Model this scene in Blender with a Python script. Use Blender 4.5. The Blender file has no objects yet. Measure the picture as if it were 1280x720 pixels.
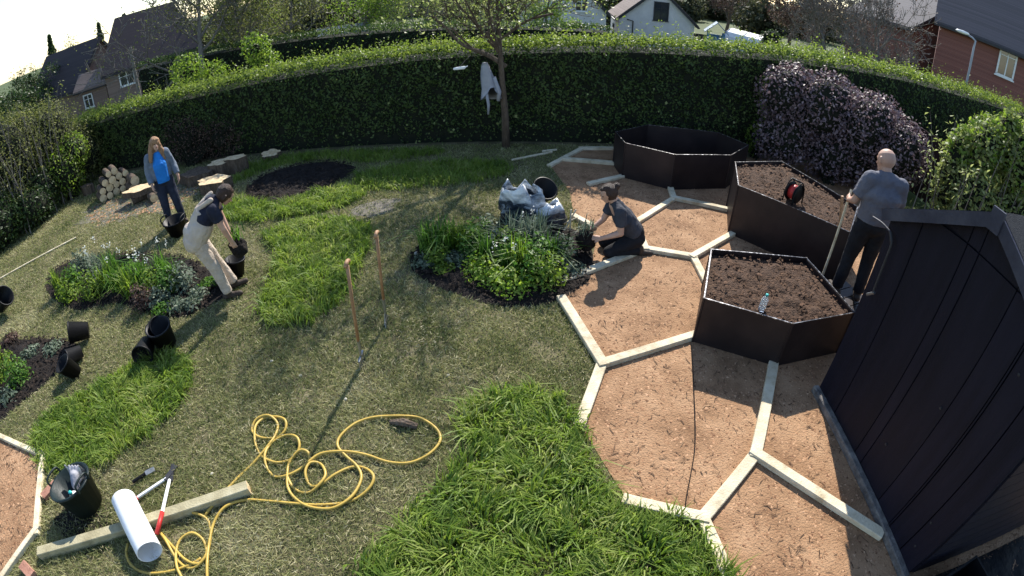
import bpy, bmesh, math, random
import numpy as np
from mathutils import Vector, Matrix
random.seed(11); rng = np.random.default_rng(11)
R = math.radians
SC = bpy.context.scene
COL = SC.collection

# ------------------------------------------------------------------ camera, sky, sun, exposure
H = 3.5; PITCH = R(35.0)
cd = bpy.data.cameras.new('camera'); cam = bpy.data.objects.new('camera', cd); COL.objects.link(cam)
cam.location = (0, 0, H); cam.rotation_euler = (R(90) - PITCH, 0, 0)
cd.type = 'PANO'; cd.sensor_fit = 'HORIZONTAL'; cd.sensor_width = 36.0; cd.sensor_height = 20.25
cd.clip_start = 0.05; cd.clip_end = 2000
for holder in (cd, getattr(cd, 'cycles', None)):       # wide action-camera lens: angle proportional to radius
    if holder is not None and hasattr(holder, 'fisheye_polynomial_k1'):
        holder.panorama_type = 'FISHEYE_LENS_POLYNOMIAL'
        holder.fisheye_fov = R(180)
        holder.fisheye_polynomial_k0 = 0.0; holder.fisheye_polynomial_k1 = -1.0 / 18.0
        holder.fisheye_polynomial_k2 = 0.0; holder.fisheye_polynomial_k3 = 0.0; holder.fisheye_polynomial_k4 = 0.0
        break
SC.camera = cam
SUN_AZ, SUN_EL = R(14.0), R(38.5)
w = bpy.data.worlds.new('World'); SC.world = w; w.use_nodes = True
nt = w.node_tree; bg = nt.nodes['Background']
sk = nt.nodes.new('ShaderNodeTexSky'); sk.sky_type = 'NISHITA'; sk.sun_disc = False
sk.sun_elevation = SUN_EL; sk.sun_rotation = SUN_AZ; sk.dust_density = 0.25; sk.air_density = 1.0
nt.links.new(sk.outputs[0], bg.inputs[0]); bg.inputs[1].default_value = 0.13
sl = bpy.data.lights.new('sun', 'SUN'); sl.energy = 4.6; sl.angle = R(0.55); sl.color = (1.0, 0.95, 0.86)
so = bpy.data.objects.new('sun', sl); COL.objects.link(so)
sdir = Vector((math.sin(SUN_AZ) * math.cos(SUN_EL), math.cos(SUN_AZ) * math.cos(SUN_EL), math.sin(SUN_EL)))
so.rotation_euler = sdir.to_track_quat('Z', 'Y').to_euler(); so.location = sdir * 60
vs = SC.view_settings; vs.view_transform = 'Standard'; vs.look = 'None'; vs.exposure = 0.95; vs.gamma = 1.0; vs.use_curve_mapping = False
SC.cycles.max_bounces = 6; SC.cycles.transparent_max_bounces = 8

# ------------------------------------------------------------------ pixel -> place
def ray(px, py):
    x = (px - 640) / 640.0; y = (360 - py) / 640.0
    th = math.hypot(x, y) + 1e-9
    d = (x / th * math.sin(th), y / th * math.sin(th), math.cos(th))
    cp, sp = math.cos(PITCH), math.sin(PITCH)
    return Vector((d[0], d[2] * cp + d[1] * sp, -d[2] * sp + d[1] * cp))
def gp(px, py, z=0.0):            # where the line of sight meets the level z
    r = ray(px, py); k = (z - H) / r.z
    return Vector((r.x * k, r.y * k, z))
def at(px, py, d):                # point at horizontal distance d
    r = ray(px, py); return Vector((0, 0, H)) + r * (d / math.hypot(r.x, r.y))
def gpl(pts, z=0.0): return [gp(a, b, z) for a, b in pts]

# ------------------------------------------------------------------ object helpers
def tag(o, label=None, cat=None, group=None, kind=None):
    if label: o['label'] = label
    if cat: o['category'] = cat
    if group: o['group'] = group
    if kind: o['kind'] = kind
    return o
def empty(name, loc=(0, 0, 0), rz=0.0, label=None, cat=None, group=None):
    o = bpy.data.objects.new(name, None); COL.objects.link(o)
    o.location = loc; o.rotation_euler = (0, 0, rz); o.empty_display_size = 0.1
    return tag(o, label, cat, group)
def link(name, me, m=None, parent=None, smooth=False):
    if m is not None:
        for x in (m if isinstance(m, (list, tuple)) else [m]): me.materials.append(x)
    if smooth: me.polygons.foreach_set('use_smooth', np.ones(len(me.polygons), dtype=bool))
    o = bpy.data.objects.new(name, me); COL.objects.link(o)
    if parent is not None: o.parent = parent
    return o
def np_mesh(name, V, idx, tot, m=None, parent=None, smooth=False):
    V = np.asarray(V, dtype=np.float32); idx = np.asarray(idx, dtype=np.int32).ravel(); tot = np.asarray(tot, dtype=np.int32)
    me = bpy.data.meshes.new(name); me.vertices.add(len(V)); me.vertices.foreach_set('co', V.ravel())
    me.loops.add(len(idx)); me.loops.foreach_set('vertex_index', idx)
    st = np.concatenate([[0], np.cumsum(tot)[:-1]]).astype(np.int32)
    me.polygons.add(len(tot)); me.polygons.foreach_set('loop_start', st)
    me.update(calc_edges=True); me.validate()
    return link(name, me, m, parent, smooth)
def copy_tree(o, parent=None):
    c = o.copy(); COL.objects.link(c)
    if parent is not None: c.parent = parent
    for ch in list(o.children): copy_tree(ch, c)
    return c
def frame(d):
    d = Vector(d).normalized(); u = Vector((0, 0, 1)) if abs(d.z) < 0.95 else Vector((1, 0, 0))
    s = d.cross(u).normalized(); return d, s, s.cross(d).normalized()
class MB:
    def __init__(s): s.v = []; s.f = []; s.mi = []; s.m = 0
    def add(s, vs, fs):
        b = len(s.v); s.v += [tuple(v) for v in vs]; s.f += [tuple(b + i for i in f) for f in fs]; s.mi += [s.m] * len(fs); return s
    def box(s, c, sz, rz=0.0, M=None):
        a, b, h = sz[0] / 2, sz[1] / 2, sz[2] / 2
        P = [Vector((x, y, z)) for z in (-h, h) for x, y in ((-a, -b), (a, -b), (a, b), (-a, b))]
        Q = M if M is not None else Matrix.Rotation(rz, 4, 'Z')
        return s.add([Vector(c) + Q @ p for p in P], [(3, 2, 1, 0), (4, 5, 6, 7), (0, 1, 5, 4), (1, 2, 6, 5), (2, 3, 7, 6), (3, 0, 4, 7)])
    def bar(s, a, b, wd, ht, bev=0.0):       # box beam from a to b, chamfered when bev
        a, b = Vector(a), Vector(b); d, sd, up = frame(b - a)
        x, y = wd / 2, ht / 2
        if bev: pr = [(x, -y + bev), (x, y - bev), (x - bev, y), (-x + bev, y), (-x, y - bev), (-x, -y + bev), (-x + bev, -y), (x - bev, -y)]
        else: pr = [(x, -y), (x, y), (-x, y), (-x, -y)]
        n = len(pr); vs = [p + sd * q[0] + up * q[1] for p in (a, b) for q in pr]
        return s.add(vs, [(i, i + n, (i + 1) % n + n, (i + 1) % n) for i in range(n)] + [tuple(range(n)), tuple(range(2 * n - 1, n - 1, -1))])
    def tube(s, pts, rad, n=8, cap=True):
        pts = [Vector(p) for p in pts]; k = len(pts)
        if not hasattr(rad, '__len__'): rad = [rad] * k
        vs = []; pu = None
        for i, p in enumerate(pts):
            d = (pts[min(i + 1, k - 1)] - pts[max(i - 1, 0)]).normalized()
            if pu is None: _, sd, pu = frame(d)
            else:
                sd = d.cross(pu)
                if sd.length < 1e-5: _, sd, pu = frame(d)
                sd.normalize(); pu = sd.cross(d).normalized()
            for j in range(n):
                a = 2 * math.pi * j / n; vs.append(p + (sd * math.cos(a) + pu * math.sin(a)) * rad[i])
        fs = [(i * n + j, i * n + (j + 1) % n, (i + 1) * n + (j + 1) % n, (i + 1) * n + j) for i in range(k - 1) for j in range(n)]
        if cap: fs += [tuple(range(n - 1, -1, -1)), tuple((k - 1) * n + j for j in range(n))]
        return s.add(vs, fs)
    def lathe(s, prof, n=16, M=None, sx=1.0, sy=1.0):   # profile of (radius, z)
        M = M or Matrix.Identity(4); vs = []; fs = []
        for r, z in prof:
            for j in range(n):
                a = 2 * math.pi * j / n; vs.append(M @ Vector((r * math.cos(a) * sx, r * math.sin(a) * sy, z)))
        for i in range(len(prof) - 1):
            for j in range(n): fs.append((i * n + j, i * n + (j + 1) % n, (i + 1) * n + (j + 1) % n, (i + 1) * n + j))
        if prof[0][0] > 1e-6: fs.append(tuple(range(n - 1, -1, -1)))
        if prof[-1][0] > 1e-6: fs.append(tuple((len(prof) - 1) * n + j for j in range(n)))
        return s.add(vs, fs)
    def build(s, name, m, parent=None, smooth=False):
        me = bpy.data.meshes.new(name); me.from_pydata(s.v, [], s.f)
        o = link(name, me, m, parent, smooth)
        if any(s.mi): me.polygons.foreach_set('material_index', s.mi)
        me.update(); return o

# ------------------------------------------------------------------ materials (all node-based)
def nodes(name):
    m = bpy.data.materials.new(name); m.use_nodes = True; t = m.node_tree
    return m, t, t.nodes['Principled BSDF'], t.nodes['Material Output']
def N(t, kind, **kw):
    n = t.nodes.new(kind)
    for k, v in kw.items(): setattr(n, k, v)
    return n
def ramp(t, cols, pos=None):
    r = N(t, 'ShaderNodeValToRGB'); e = r.color_ramp.elements
    while len(e) < len(cols): e.new(0.5)
    for i, c in enumerate(cols):
        e[i].position = pos[i] if pos else i / max(1, len(cols) - 1); e[i].color = (*c, 1)
    return r
def pm(name, cols, scale=8.0, rough=0.8, bump=0.3, bscale=40.0, stretch=(1, 1, 1), metal=0.0, spec=0.3, vary=0.0, detail=6.0, dist=0.02, bdetail=8.0):
    m, t, b, o = nodes(name)
    tc = N(t, 'ShaderNodeTexCoord'); mp = N(t, 'ShaderNodeMapping'); mp.inputs['Scale'].default_value = stretch
    t.links.new(tc.outputs['Object'], mp.inputs[0])
    nz = N(t, 'ShaderNodeTexNoise'); nz.inputs['Scale'].default_value = scale; nz.inputs['Detail'].default_value = detail; nz.inputs['Roughness'].default_value = 0.62
    t.links.new(mp.outputs[0], nz.inputs[0])
    r = ramp(t, cols, [0.28 + 0.44 * i / max(1, len(cols) - 1) for i in range(len(cols))]); t.links.new(nz.outputs[0], r.inputs[0])
    col = r.outputs[0]
    if vary:
        oi = N(t, 'ShaderNodeObjectInfo'); hs = N(t, 'ShaderNodeHueSaturation'); mr = N(t, 'ShaderNodeMapRange')
        mr.inputs[3].default_value = 1 - vary; mr.inputs[4].default_value = 1 + vary
        t.links.new(oi.outputs['Random'], mr.inputs[0]); t.links.new(mr.outputs[0], hs.inputs['Value']); t.links.new(col, hs.inputs['Color']); col = hs.outputs[0]
    t.links.new(col, b.inputs['Base Color'])
    b.inputs['Roughness'].default_value = rough; b.inputs['Metallic'].default_value = metal; b.inputs['Specular IOR Level'].default_value = spec
    if bump:
        n2 = N(t, 'ShaderNodeTexNoise'); n2.inputs['Scale'].default_value = bscale; n2.inputs['Detail'].default_value = bdetail
        t.links.new(mp.outputs[0], n2.inputs[0]); bp = N(t, 'ShaderNodeBump'); bp.inputs['Strength'].default_value = bump; bp.inputs['Distance'].default_value = dist
        t.links.new(n2.outputs[0], bp.inputs['Height']); t.links.new(bp.outputs[0], b.inputs['Normal'])
    return m
def leafm(name, cols, trans=0.35, rough=0.5, spec=0.25, patch=0.0):
    m, t, b, o = nodes(name)
    g = N(t, 'ShaderNodeNewGeometry'); r = ramp(t, cols); col = r.outputs[0]
    fac = g.outputs['Random Per Island']
    if patch:
        tc = N(t, 'ShaderNodeTexCoord'); nz = N(t, 'ShaderNodeTexNoise'); nz.inputs['Scale'].default_value = patch; nz.inputs['Detail'].default_value = 5
        t.links.new(tc.outputs['Object'], nz.inputs[0]); mr = N(t, 'ShaderNodeMapRange'); mr.inputs[1].default_value = 0.3; mr.inputs[2].default_value = 0.7
        t.links.new(nz.outputs[0], mr.inputs[0]); mx = N(t, 'ShaderNodeMix'); mx.inputs[0].default_value = 0.45
        t.links.new(fac, mx.inputs[2]); t.links.new(mr.outputs[0], mx.inputs[3]); fac = mx.outputs[0]
    t.links.new(fac, r.inputs[0]); t.links.new(col, b.inputs['Base Color'])
    b.inputs['Roughness'].default_value = rough; b.inputs['Specular IOR Level'].default_value = spec
    if trans:
        tr = N(t, 'ShaderNodeBsdfTranslucent'); hs = N(t, 'ShaderNodeHueSaturation'); hs.inputs['Value'].default_value = 1.5; hs.inputs['Saturation'].default_value = 1.1
        t.links.new(col, hs.inputs['Color']); t.links.new(hs.outputs[0], tr.inputs[0])
        ms = N(t, 'ShaderNodeMixShader'); ms.inputs[0].default_value = trans
        t.links.new(b.outputs[0], ms.inputs[1]); t.links.new(tr.outputs[0], ms.inputs[2]); t.links.new(ms.outputs[0], o.inputs[0])
    return m
M = {}
M['lawn'] = pm('lawn_soil', [(.06, .055, .028), (.12, .105, .055), (.20, .17, .10)], 3.0, 0.95, 0.5, 60)
M['land'] = pm('far_meadow', [(.035, .05, .015), (.06, .085, .022), (.08, .09, .03)], 0.35, 0.95, 0.3, 8)
M['path'] = pm('path_sand', [(.17, .09, .045), (.31, .18, .098), (.42, .26, .15)], 2.0, 0.95, 0.7, 60, dist=0.025)
M['fibre'] = leafm('dark_fibre', [(.05, .028, .018), (.13, .075, .045), (.30, .19, .11)], 0.0, 0.9)
M['chip'] = leafm('bark_chip', [(.12, .055, .03), (.34, .185, .10), (.52, .32, .19)], 0.0, 0.9)
M['soil'] = pm('dark_soil', [(.006, .0045, .004), (.013, .009, .008), (.022, .016, .012)], 14, 0.95, 1.0, 50, dist=0.04)
M['soilw'] = pm('planter_compost', [(.035, .02, .013), (.075, .042, .026), (.12, .07, .042)], 16, 0.95, 1.0, 45, dist=0.05)
M['dirt'] = pm('grey_dirt', [(.09, .08, .07), (.15, .135, .115), (.2, .18, .15)], 6, 0.95, 0.8, 40)
M['clod'] = leafm('soil_clod', [(.007, .005, .004), (.018, .012, .009), (.035, .025, .019)], 0.0, 0.95)
M['clodw'] = leafm('compost_clod', [(.03, .017, .011), (.08, .045, .028), (.14, .08, .05)], 0.0, 0.95)
M['board'] = pm('pale_sawn_board', [(.40, .32, .20), (.60, .52, .37), (.70, .63, .48)], 6, 0.8, 0.4, 60, (1, 1, 1), vary=0.10)
M['beam'] = pm('treated_beam', [(.22, .19, .11), (.36, .32, .20), (.46, .42, .29)], 5, 0.8, 0.4, 60)
M['shed'] = pm('shed_stain', [(.0035, .0032, .009), (.006, .0055, .014), (.009, .008, .018)], 3, 0.65, 0.35, 30, (3, 3, .35), vary=0.18, spec=0.22)
M['shedtrim'] = pm('shed_trim', [(.022, .022, .036), (.040, .040, .058), (.06, .06, .08)], 4, 0.6, 0.3, 30)
M['sill'] = pm('weathered_sill', [(.06, .055, .055), (.13, .12, .115), (.24, .22, .20)], 9, 0.9, 0.8, 50)
M['sheet'] = pm('shade_sheet', [(.002, .002, .003), (.005, .005, .007)], 6, 0.6, 0.6, 12, spec=0.15)  # for the added sheet that stands in for black shade
M['felt'] = pm('roof_felt', [(.012, .012, .014), (.03, .03, .034)], 30, 0.9, 0.5, 120)
M['planter'] = pm('planter_steel', [(.012, .008, .010), (.022, .015, .016), (.036, .024, .024)], 2.2, 0.5, 0.12, 10, metal=0.35, spec=0.4)
M['rim'] = pm('galvanised_rim', [(.25, .25, .26), (.6, .6, .62)], 30, 0.3, 0.0, metal=0.9)
M['black'] = pm('black_plastic', [(.003, .003, .004), (.006, .006, .008)], 6, 0.5, 0.1, 40, spec=0.22)
M['blackg'] = pm('green_black_plastic', [(.004, .009, .009), (.010, .020, .020)], 6, 0.45, 0.12, 25, spec=0.3)
M['white'] = pm('white_plastic', [(.78, .78, .79), (.86, .86, .86)], 3, 0.4, 0.0, spec=0.5)
M['steel'] = pm('tool_steel', [(.2, .2, .2), (.45, .45, .45)], 12, 0.4, 0.1, 60, metal=0.85)
M['ash'] = pm('ash_handle', [(.20, .10, .05), (.34, .19, .10), (.42, .26, .15)], 6, 0.6, 0.2, 40, (4, 4, .6))
M['endgrain'] = pm('cut_wood', [(.40, .27, .14), (.62, .47, .28), (.72, .58, .38)], 14, 0.85, 0.4, 60)
M['bark'] = pm('bark', [(.05, .035, .026), (.11, .08, .058), (.17, .13, .10)], 10, 0.95, 1.0, 30, (2, 2, .6), dist=0.03)
M['barkg'] = pm('grey_bark', [(.09, .08, .07), (.16, .14, .125), (.24, .22, .20)], 10, 0.95, 0.6, 30, (2, 2, .6))
M['yellow'] = pm('yellow_hose', [(.42, .28, .05), (.55, .38, .085)], 5, 0.45, 0.1, 40, spec=0.4)
M['red'] = pm('red_grip', [(.35, .02, .02), (.5, .035, .03)], 8, 0.45, 0.1, 40)
M['brick'] = pm('brick', [(.22, .10, .07), (.34, .17, .12), (.40, .23, .17)], 12, 0.9, 0.5, 50)
M['stone'] = pm('pale_stone', [(.4, .38, .33), (.6, .57, .5)], 12, 0.9, 0.4, 40)
M['orange'] = pm('orange_plastic', [(.45, .09, .02), (.6, .14, .04)], 8, 0.45, 0.1)
# people
M['skin'] = pm('skin', [(.42, .24, .17), (.55, .34, .25)], 6, 0.55, 0.1, 60, spec=0.35)
M['hair_red'] = pm('hair_fair', [(.18, .09, .045), (.34, .19, .10), (.45, .28, .16)], 14, 0.55, 0.9, 40, (6, 6, .7))
M['hair_brown'] = pm('hair_brown', [(.035, .02, .015), (.08, .045, .032)], 14, 0.5, 0.9, 40, (6, 6, .7))
M['denim'] = pm('pale_denim', [(.10, .12, .16), (.17, .20, .25)], 10, 0.9, 0.5, 18, dist=0.03)
M['jeans'] = pm('dark_jeans', [(.012, .016, .032), (.03, .036, .06)], 10, 0.9, 0.5, 14, dist=0.03)
M['bluetop'] = pm('blue_top', [(.012, .15, .50), (.02, .22, .66)], 6, 0.85, 0.6, 14, dist=0.04)
M['cream'] = pm('cream_overall', [(.42, .34, .27), (.56, .47, .39)], 6, 0.9, 0.7, 12, dist=0.05)
M['navy'] = pm('navy_tshirt', [(.010, .011, .022), (.022, .024, .042)], 8, 0.9, 0.6, 14, dist=0.03)
M['greyt'] = pm('grey_tshirt', [(.10, .10, .125), (.16, .16, .19)], 6, 0.9, 0.7, 12, dist=0.05)
M['chart'] = pm('charcoal_tshirt', [(.030, .032, .042), (.055, .058, .072)], 8, 0.9, 0.6, 14, dist=0.04)
M['trous'] = pm('black_trousers', [(.006, .006, .009), (.016, .016, .02)], 8, 0.9, 0.6, 14, dist=0.03)
M['boot'] = pm('brown_boot', [(.03, .02, .015), (.07, .05, .038)], 10, 0.7, 0.4, 30)
M['eye'] = pm('eye', [(.02, .015, .012), (.03, .02, .015)], 5, 0.2, 0.0)
M['lip'] = pm('lip', [(.32, .12, .10), (.36, .15, .12)], 5, 0.5, 0.0)
# foliage
M['lf_lawn'] = leafm('lawn_blade', [(.05, .08, .025), (.13, .16, .055), (.24, .25, .10), (.40, .38, .20), (.60, .56, .38)], 0.25, 0.7, 0.15, patch=1.1)
M['lf_tall'] = leafm('tall_blade', [(.05, .10, .02), (.11, .18, .03), (.18, .26, .045), (.25, .31, .07), (.38, .38, .17)], 0.4, 0.5, 0.2, patch=2.2)
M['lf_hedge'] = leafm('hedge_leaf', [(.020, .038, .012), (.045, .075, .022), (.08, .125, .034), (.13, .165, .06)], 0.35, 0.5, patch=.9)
M['lf_hedge_top'] = leafm('hedge_lit_leaf', [(.08, .12, .025), (.15, .20, .04), (.22, .27, .07)], 0.45, 0.5, patch=1.2)  # brighter copy of the hedge leaf: sunlit top band put into the colour
M['lf_dark'] = leafm('dark_leaf', [(.014, .03, .010), (.03, .058, .016), (.05, .085, .025)], 0.25, 0.45)
M['lf_olive'] = leafm('olive_leaf', [(.07, .085, .025), (.13, .15, .045), (.20, .20, .08)], 0.4, 0.6)
M['lf_fresh'] = leafm('fresh_leaf', [(.08, .14, .02), (.15, .23, .035), (.24, .31, .07)], 0.45, 0.5)
M['lf_pale'] = leafm('pale_leaf', [(.13, .16, .05), (.22, .26, .09), (.33, .36, .16)], 0.4, 0.5)
M['lf_purple'] = leafm('purple_leaf', [(.07, .042, .05), (.16, .11, .12), (.27, .205, .22)], 0.2, 0.55, 0.4)
M['lf_red'] = leafm('dry_twig_leaf', [(.06, .035, .03), (.10, .06, .05), (.13, .10, .07)], 0.2, 0.7)
M['lf_white'] = leafm('white_petal', [(.55, .56, .5), (.72, .72, .66), (.8, .8, .74)], 0.3, 0.6)
M['lf_plant'] = leafm('border_leaf', [(.045, .10, .018), (.085, .18, .03), (.14, .25, .05)], 0.4, 0.45)
M['lf_lime'] = leafm('lime_leaf', [(.13, .22, .03), (.21, .32, .045), (.30, .38, .08)], 0.45, 0.5)
M['lf_grey'] = leafm('sage_leaf', [(.06, .09, .06), (.12, .16, .11), (.20, .23, .17)], 0.3, 0.6)
M['straw'] = leafm('straw', [(.18, .16, .08), (.34, .30, .17), (.48, .44, .28)], 0.2, 0.7)
M['core'] = pm('dark_core', [(.006, .009, .005), (.016, .018, .010)], 10, 1.0, 0.6, 20)  # near-black: shade inside hedges and shrubs put into the filler colour
# houses
def brickm(name, a, b, mortar, sc=1.0):
    m, t, bs, o = nodes(name); tc = N(t, 'ShaderNodeTexCoord'); br = N(t, 'ShaderNodeTexBrick')
    mp = N(t, 'ShaderNodeMapping'); mp.inputs['Rotation'].default_value = (R(90), 0, 0); t.links.new(tc.outputs['Object'], mp.inputs[0]); t.links.new(mp.outputs[0], br.inputs[0])
    br.inputs['Color1'].default_value = (*a, 1); br.inputs['Color2'].default_value = (*b, 1); br.inputs['Mortar'].default_value = (*mortar, 1)
    br.inputs['Scale'].default_value = 4.4 * sc; br.inputs['Mortar Size'].default_value = 0.012; t.links.new(br.outputs[0], bs.inputs['Base Color']); bs.inputs['Roughness'].default_value = 0.9
    return m
M['brickwall'] = brickm('red_brick_wall', (.16, .055, .045), (.23, .085, .065), (.22, .18, .16))
M['brownwall'] = brickm('brown_brick_wall', (.15, .10, .085), (.22, .15, .125), (.22, .19, .17))
M['render'] = pm('white_render', [(.55, .53, .52), (.66, .64, .63)], 2, 0.9, 0.2, 40)
M['rooft'] = brickm('roof_tile', (.024, .017, .022), (.038, .027, .032), (.014, .011, .013), 1.2)
M['roofb'] = brickm('brown_roof_tile', (.15, .11, .095), (.22, .165, .145), (.08, .06, .05), 1.2)
M['slate'] = brickm('slate', (.05, .048, .06), (.075, .07, .085), (.03, .03, .035), 1.0)
M['darkframe'] = pm('dark_frame', [(.02, .02, .024), (.035, .035, .04)], 5, 0.5, 0.0)
M['whiteframe'] = pm('white_frame', [(.62, .62, .62), (.75, .75, .75)], 5, 0.5, 0.0)
def glassm():
    m, t, b, o = nodes('window_glass'); b.inputs['Base Color'].default_value = (.03, .035, .045, 1); b.inputs['Roughness'].default_value = 0.06; b.inputs['Specular IOR Level'].default_value = 0.7; return m
M['glass'] = glassm()
def clearm():
    m, t, b, o = nodes('clear_plastic'); b.inputs['Base Color'].default_value = (.9, .96, 1, 1); b.inputs['Roughness'].default_value = 0.08
    b.inputs['Transmission Weight'].default_value = 0.75; b.inputs['IOR'].default_value = 1.2; return m
M['clear'] = clearm()
def bagm():      # printed compost sack: dark blue film, folded back pale at the mouth, with pale print
    m, t, b, o = nodes('printed_sack'); tc = N(t, 'ShaderNodeTexCoord'); mp = N(t, 'ShaderNodeMapping'); mp.inputs['Scale'].default_value = (3, 3, 7); t.links.new(tc.outputs['Object'], mp.inputs[0])
    nz = N(t, 'ShaderNodeTexNoise'); nz.inputs['Scale'].default_value = 1.0; nz.inputs['Detail'].default_value = 4; t.links.new(mp.outputs[0], nz.inputs[0])
    sp = N(t, 'ShaderNodeSeparateXYZ'); t.links.new(tc.outputs['Generated'], sp.inputs[0]); ad = N(t, 'ShaderNodeMath', operation='MULTIPLY_ADD'); ad.inputs[1].default_value = 0.55
    t.links.new(sp.outputs[2], ad.inputs[0]); t.links.new(nz.outputs[0], ad.inputs[2])
    r = ramp(t, [(.010, .018, .032), (.022, .036, .058), (.30, .34, .38), (.70, .72, .74)], [0.35, 0.76, 0.84, 0.94]); t.links.new(ad.outputs[0], r.inputs[0])
    t.links.new(r.outputs[0], b.inputs['Base Color']); b.inputs['Roughness'].default_value = 0.32
    n2 = N(t, 'ShaderNodeTexNoise'); n2.inputs['Scale'].default_value = 11; n2.inputs['Detail'].default_value = 4; bp = N(t, 'ShaderNodeBump'); bp.inputs['Strength'].default_value = 1.0; bp.inputs['Distance'].default_value = 0.05
    t.links.new(tc.outputs['Object'], n2.inputs[0]); t.links.new(n2.outputs[0], bp.inputs['Height']); t.links.new(bp.outputs[0], b.inputs['Normal']); return m
M['sack'] = bagm()
M['cloth'] = pm('grey_cloth', [(.26, .26, .29), (.38, .38, .41)], 5, 0.9, 0.6, 14)
M['blue'] = pm('blue_paint', [(.05, .16, .35), (.10, .25, .48)], 5, 0.6, 0.2)
M['poly'] = pm('polytunnel_film', [(.55, .57, .58), (.7, .72, .73)], 3, 0.4, 0.2, 8)
M['fence'] = pm('shade_red', [(.030, .014, .014), (.055, .025, .022)], 5, 0.85, 0.4, 30, (1, 1, .3), vary=0.25)  # reddish shade and flare tint put into the board colour
M['grid'] = pm('grey_panel', [(.28, .30, .36), (.36, .38, .44)], 3, 0.4, 0.0)
# ------------------------------------------------------------------ geometry generators
from mathutils import noise as mn
def unit(a): return a / (np.linalg.norm(a, axis=1, keepdims=True) + 1e-9)
def leaf_arrays(P, Nn, size, asp=0.5, jit=0.8, fold=0.12):
    P = np.asarray(P, float); n = len(P)
    nr = unit(np.asarray(Nn, float) + jit * rng.normal(size=(n, 3)))
    t = unit(np.cross(nr, rng.normal(size=(n, 3)))); b = np.cross(nr, t)
    s = np.asarray(size, float).reshape(-1, 1) * np.ones((n, 1))
    V = np.stack([P - t * s * .5, P + b * s * asp * .5 + nr * s * fold, P + t * s * .5, P - b * s * asp * .5 + nr * s * fold], axis=1)
    return V.reshape(-1, 3)
def leaves(name, P, Nn, size, m, parent=None, asp=0.5, jit=0.8):
    V = leaf_arrays(P, Nn, size, asp, jit); n = len(P)
    return np_mesh(name, V, np.arange(4 * n), np.full(n, 4), m, parent)
def blades(name, P, h, wd, m, parent=None, lean=0.35, lay=None):
    P = np.asarray(P, float); n = len(P); a = rng.uniform(0, 2 * np.pi, n)
    d = np.stack([np.cos(a), np.sin(a), np.zeros(n)], 1); s = np.stack([-d[:, 1], d[:, 0], np.zeros(n)], 1)
    h = np.asarray(h, float).reshape(-1, 1); wd = np.asarray(wd, float).reshape(-1, 1); l = np.abs(rng.normal(size=(n, 1))) * lean
    up = np.array([[0, 0, 1.0]])
    lv = 0 if lay is None else np.asarray(lay, float)
    mid = P + up * h * .6 + (d * l * .3 + lv * .3) * h; tip = P + up * h * np.clip(1 - l * .5, .2, 1) + (d * l + lv) * h
    V = np.stack([P - s * wd * .5, P + s * wd * .5, mid + s * wd * .4, mid - s * wd * .4, tip], 1).reshape(-1, 3)
    b = np.arange(n)[:, None] * 5
    q = b + np.array([[0, 1, 2, 3]]); tr = b + np.array([[3, 2, 4]])
    idx = np.concatenate([q, tr], 1).ravel(); tot = np.tile([4, 3], n)
    return np_mesh(name, V, idx, tot, m, parent)
def clods(name, P, size, m, parent=None, flat=0.6):
    P = np.asarray(P, float); n = len(P); s = np.asarray(size, float).reshape(-1, 1, 1) * np.ones((n, 1, 1))
    base = np.array([[1, 0, -.3], [-.5, .87, -.3], [-.5, -.87, -.3], [0, 0, 1.0]])
    a = rng.uniform(0, 6.28, n); c, q = np.cos(a), np.sin(a)
    B = base[None] * (1 + .5 * rng.normal(size=(n, 4, 1)) * .6); B[:, :, 2] *= flat
    X = B[:, :, 0] * c[:, None] - B[:, :, 1] * q[:, None]; Y = B[:, :, 0] * q[:, None] + B[:, :, 1] * c[:, None]
    V = np.stack([X, Y, B[:, :, 2]], 2) * s * .5 + P[:, None]
    b = np.arange(n)[:, None] * 4; f = np.concatenate([b + np.array([[0, 1, 3]]), b + np.array([[1, 2, 3]]), b + np.array([[2, 0, 3]])], 1)
    return np_mesh(name, V.reshape(-1, 3), f.ravel(), np.full(3 * n, 3), m, parent)
def inpoly(X, Y, poly):
    ins = np.zeros(len(X), bool); n = len(poly)
    for i in range(n):
        x1, y1 = poly[i][0], poly[i][1]; x2, y2 = poly[(i + 1) % n][0], poly[(i + 1) % n][1]
        c = ((y1 > Y) != (y2 > Y)) & (X < (x2 - x1) * (Y - y1) / (y2 - y1 + 1e-12) + x1); ins ^= c
    return ins
def scatter(poly, dens, z=0.0):
    xs = [p[0] for p in poly]; ys = [p[1] for p in poly]; x0, x1, y0, y1 = min(xs), max(xs), min(ys), max(ys)
    n = int((x1 - x0) * (y1 - y0) * dens) + 1
    X = rng.uniform(x0, x1, n); Y = rng.uniform(y0, y1, n); k = inpoly(X, Y, poly)
    return np.stack([X[k], Y[k], np.full(k.sum(), z)], 1)
def wob(X, Y, s=1.0, seed=0.0):
    return (np.sin(X * 1.7 * s + 1.3 + seed) * np.sin(Y * 2.1 * s + .4 + seed) + .6 * np.sin(X * 4.1 * s + Y * 2.9 * s + seed) + .4 * np.sin(X * 7.3 * s - Y * 6.1 * s + 2 * seed)) / 2
def smooth_poly(pts, k=4):
    out = []; n = len(pts)
    for i in range(n):
        p0, p1, p2, p3 = [Vector(pts[(i + j) % n]) for j in (-1, 0, 1, 2)]
        for t in range(k):
            u = t / k; out.append(.5 * ((2 * p1) + (p2 - p0) * u + (2 * p0 - 5 * p1 + 4 * p2 - p3) * u * u + (3 * p1 - p0 - 3 * p2 + p3) * u ** 3))
    return out
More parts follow.
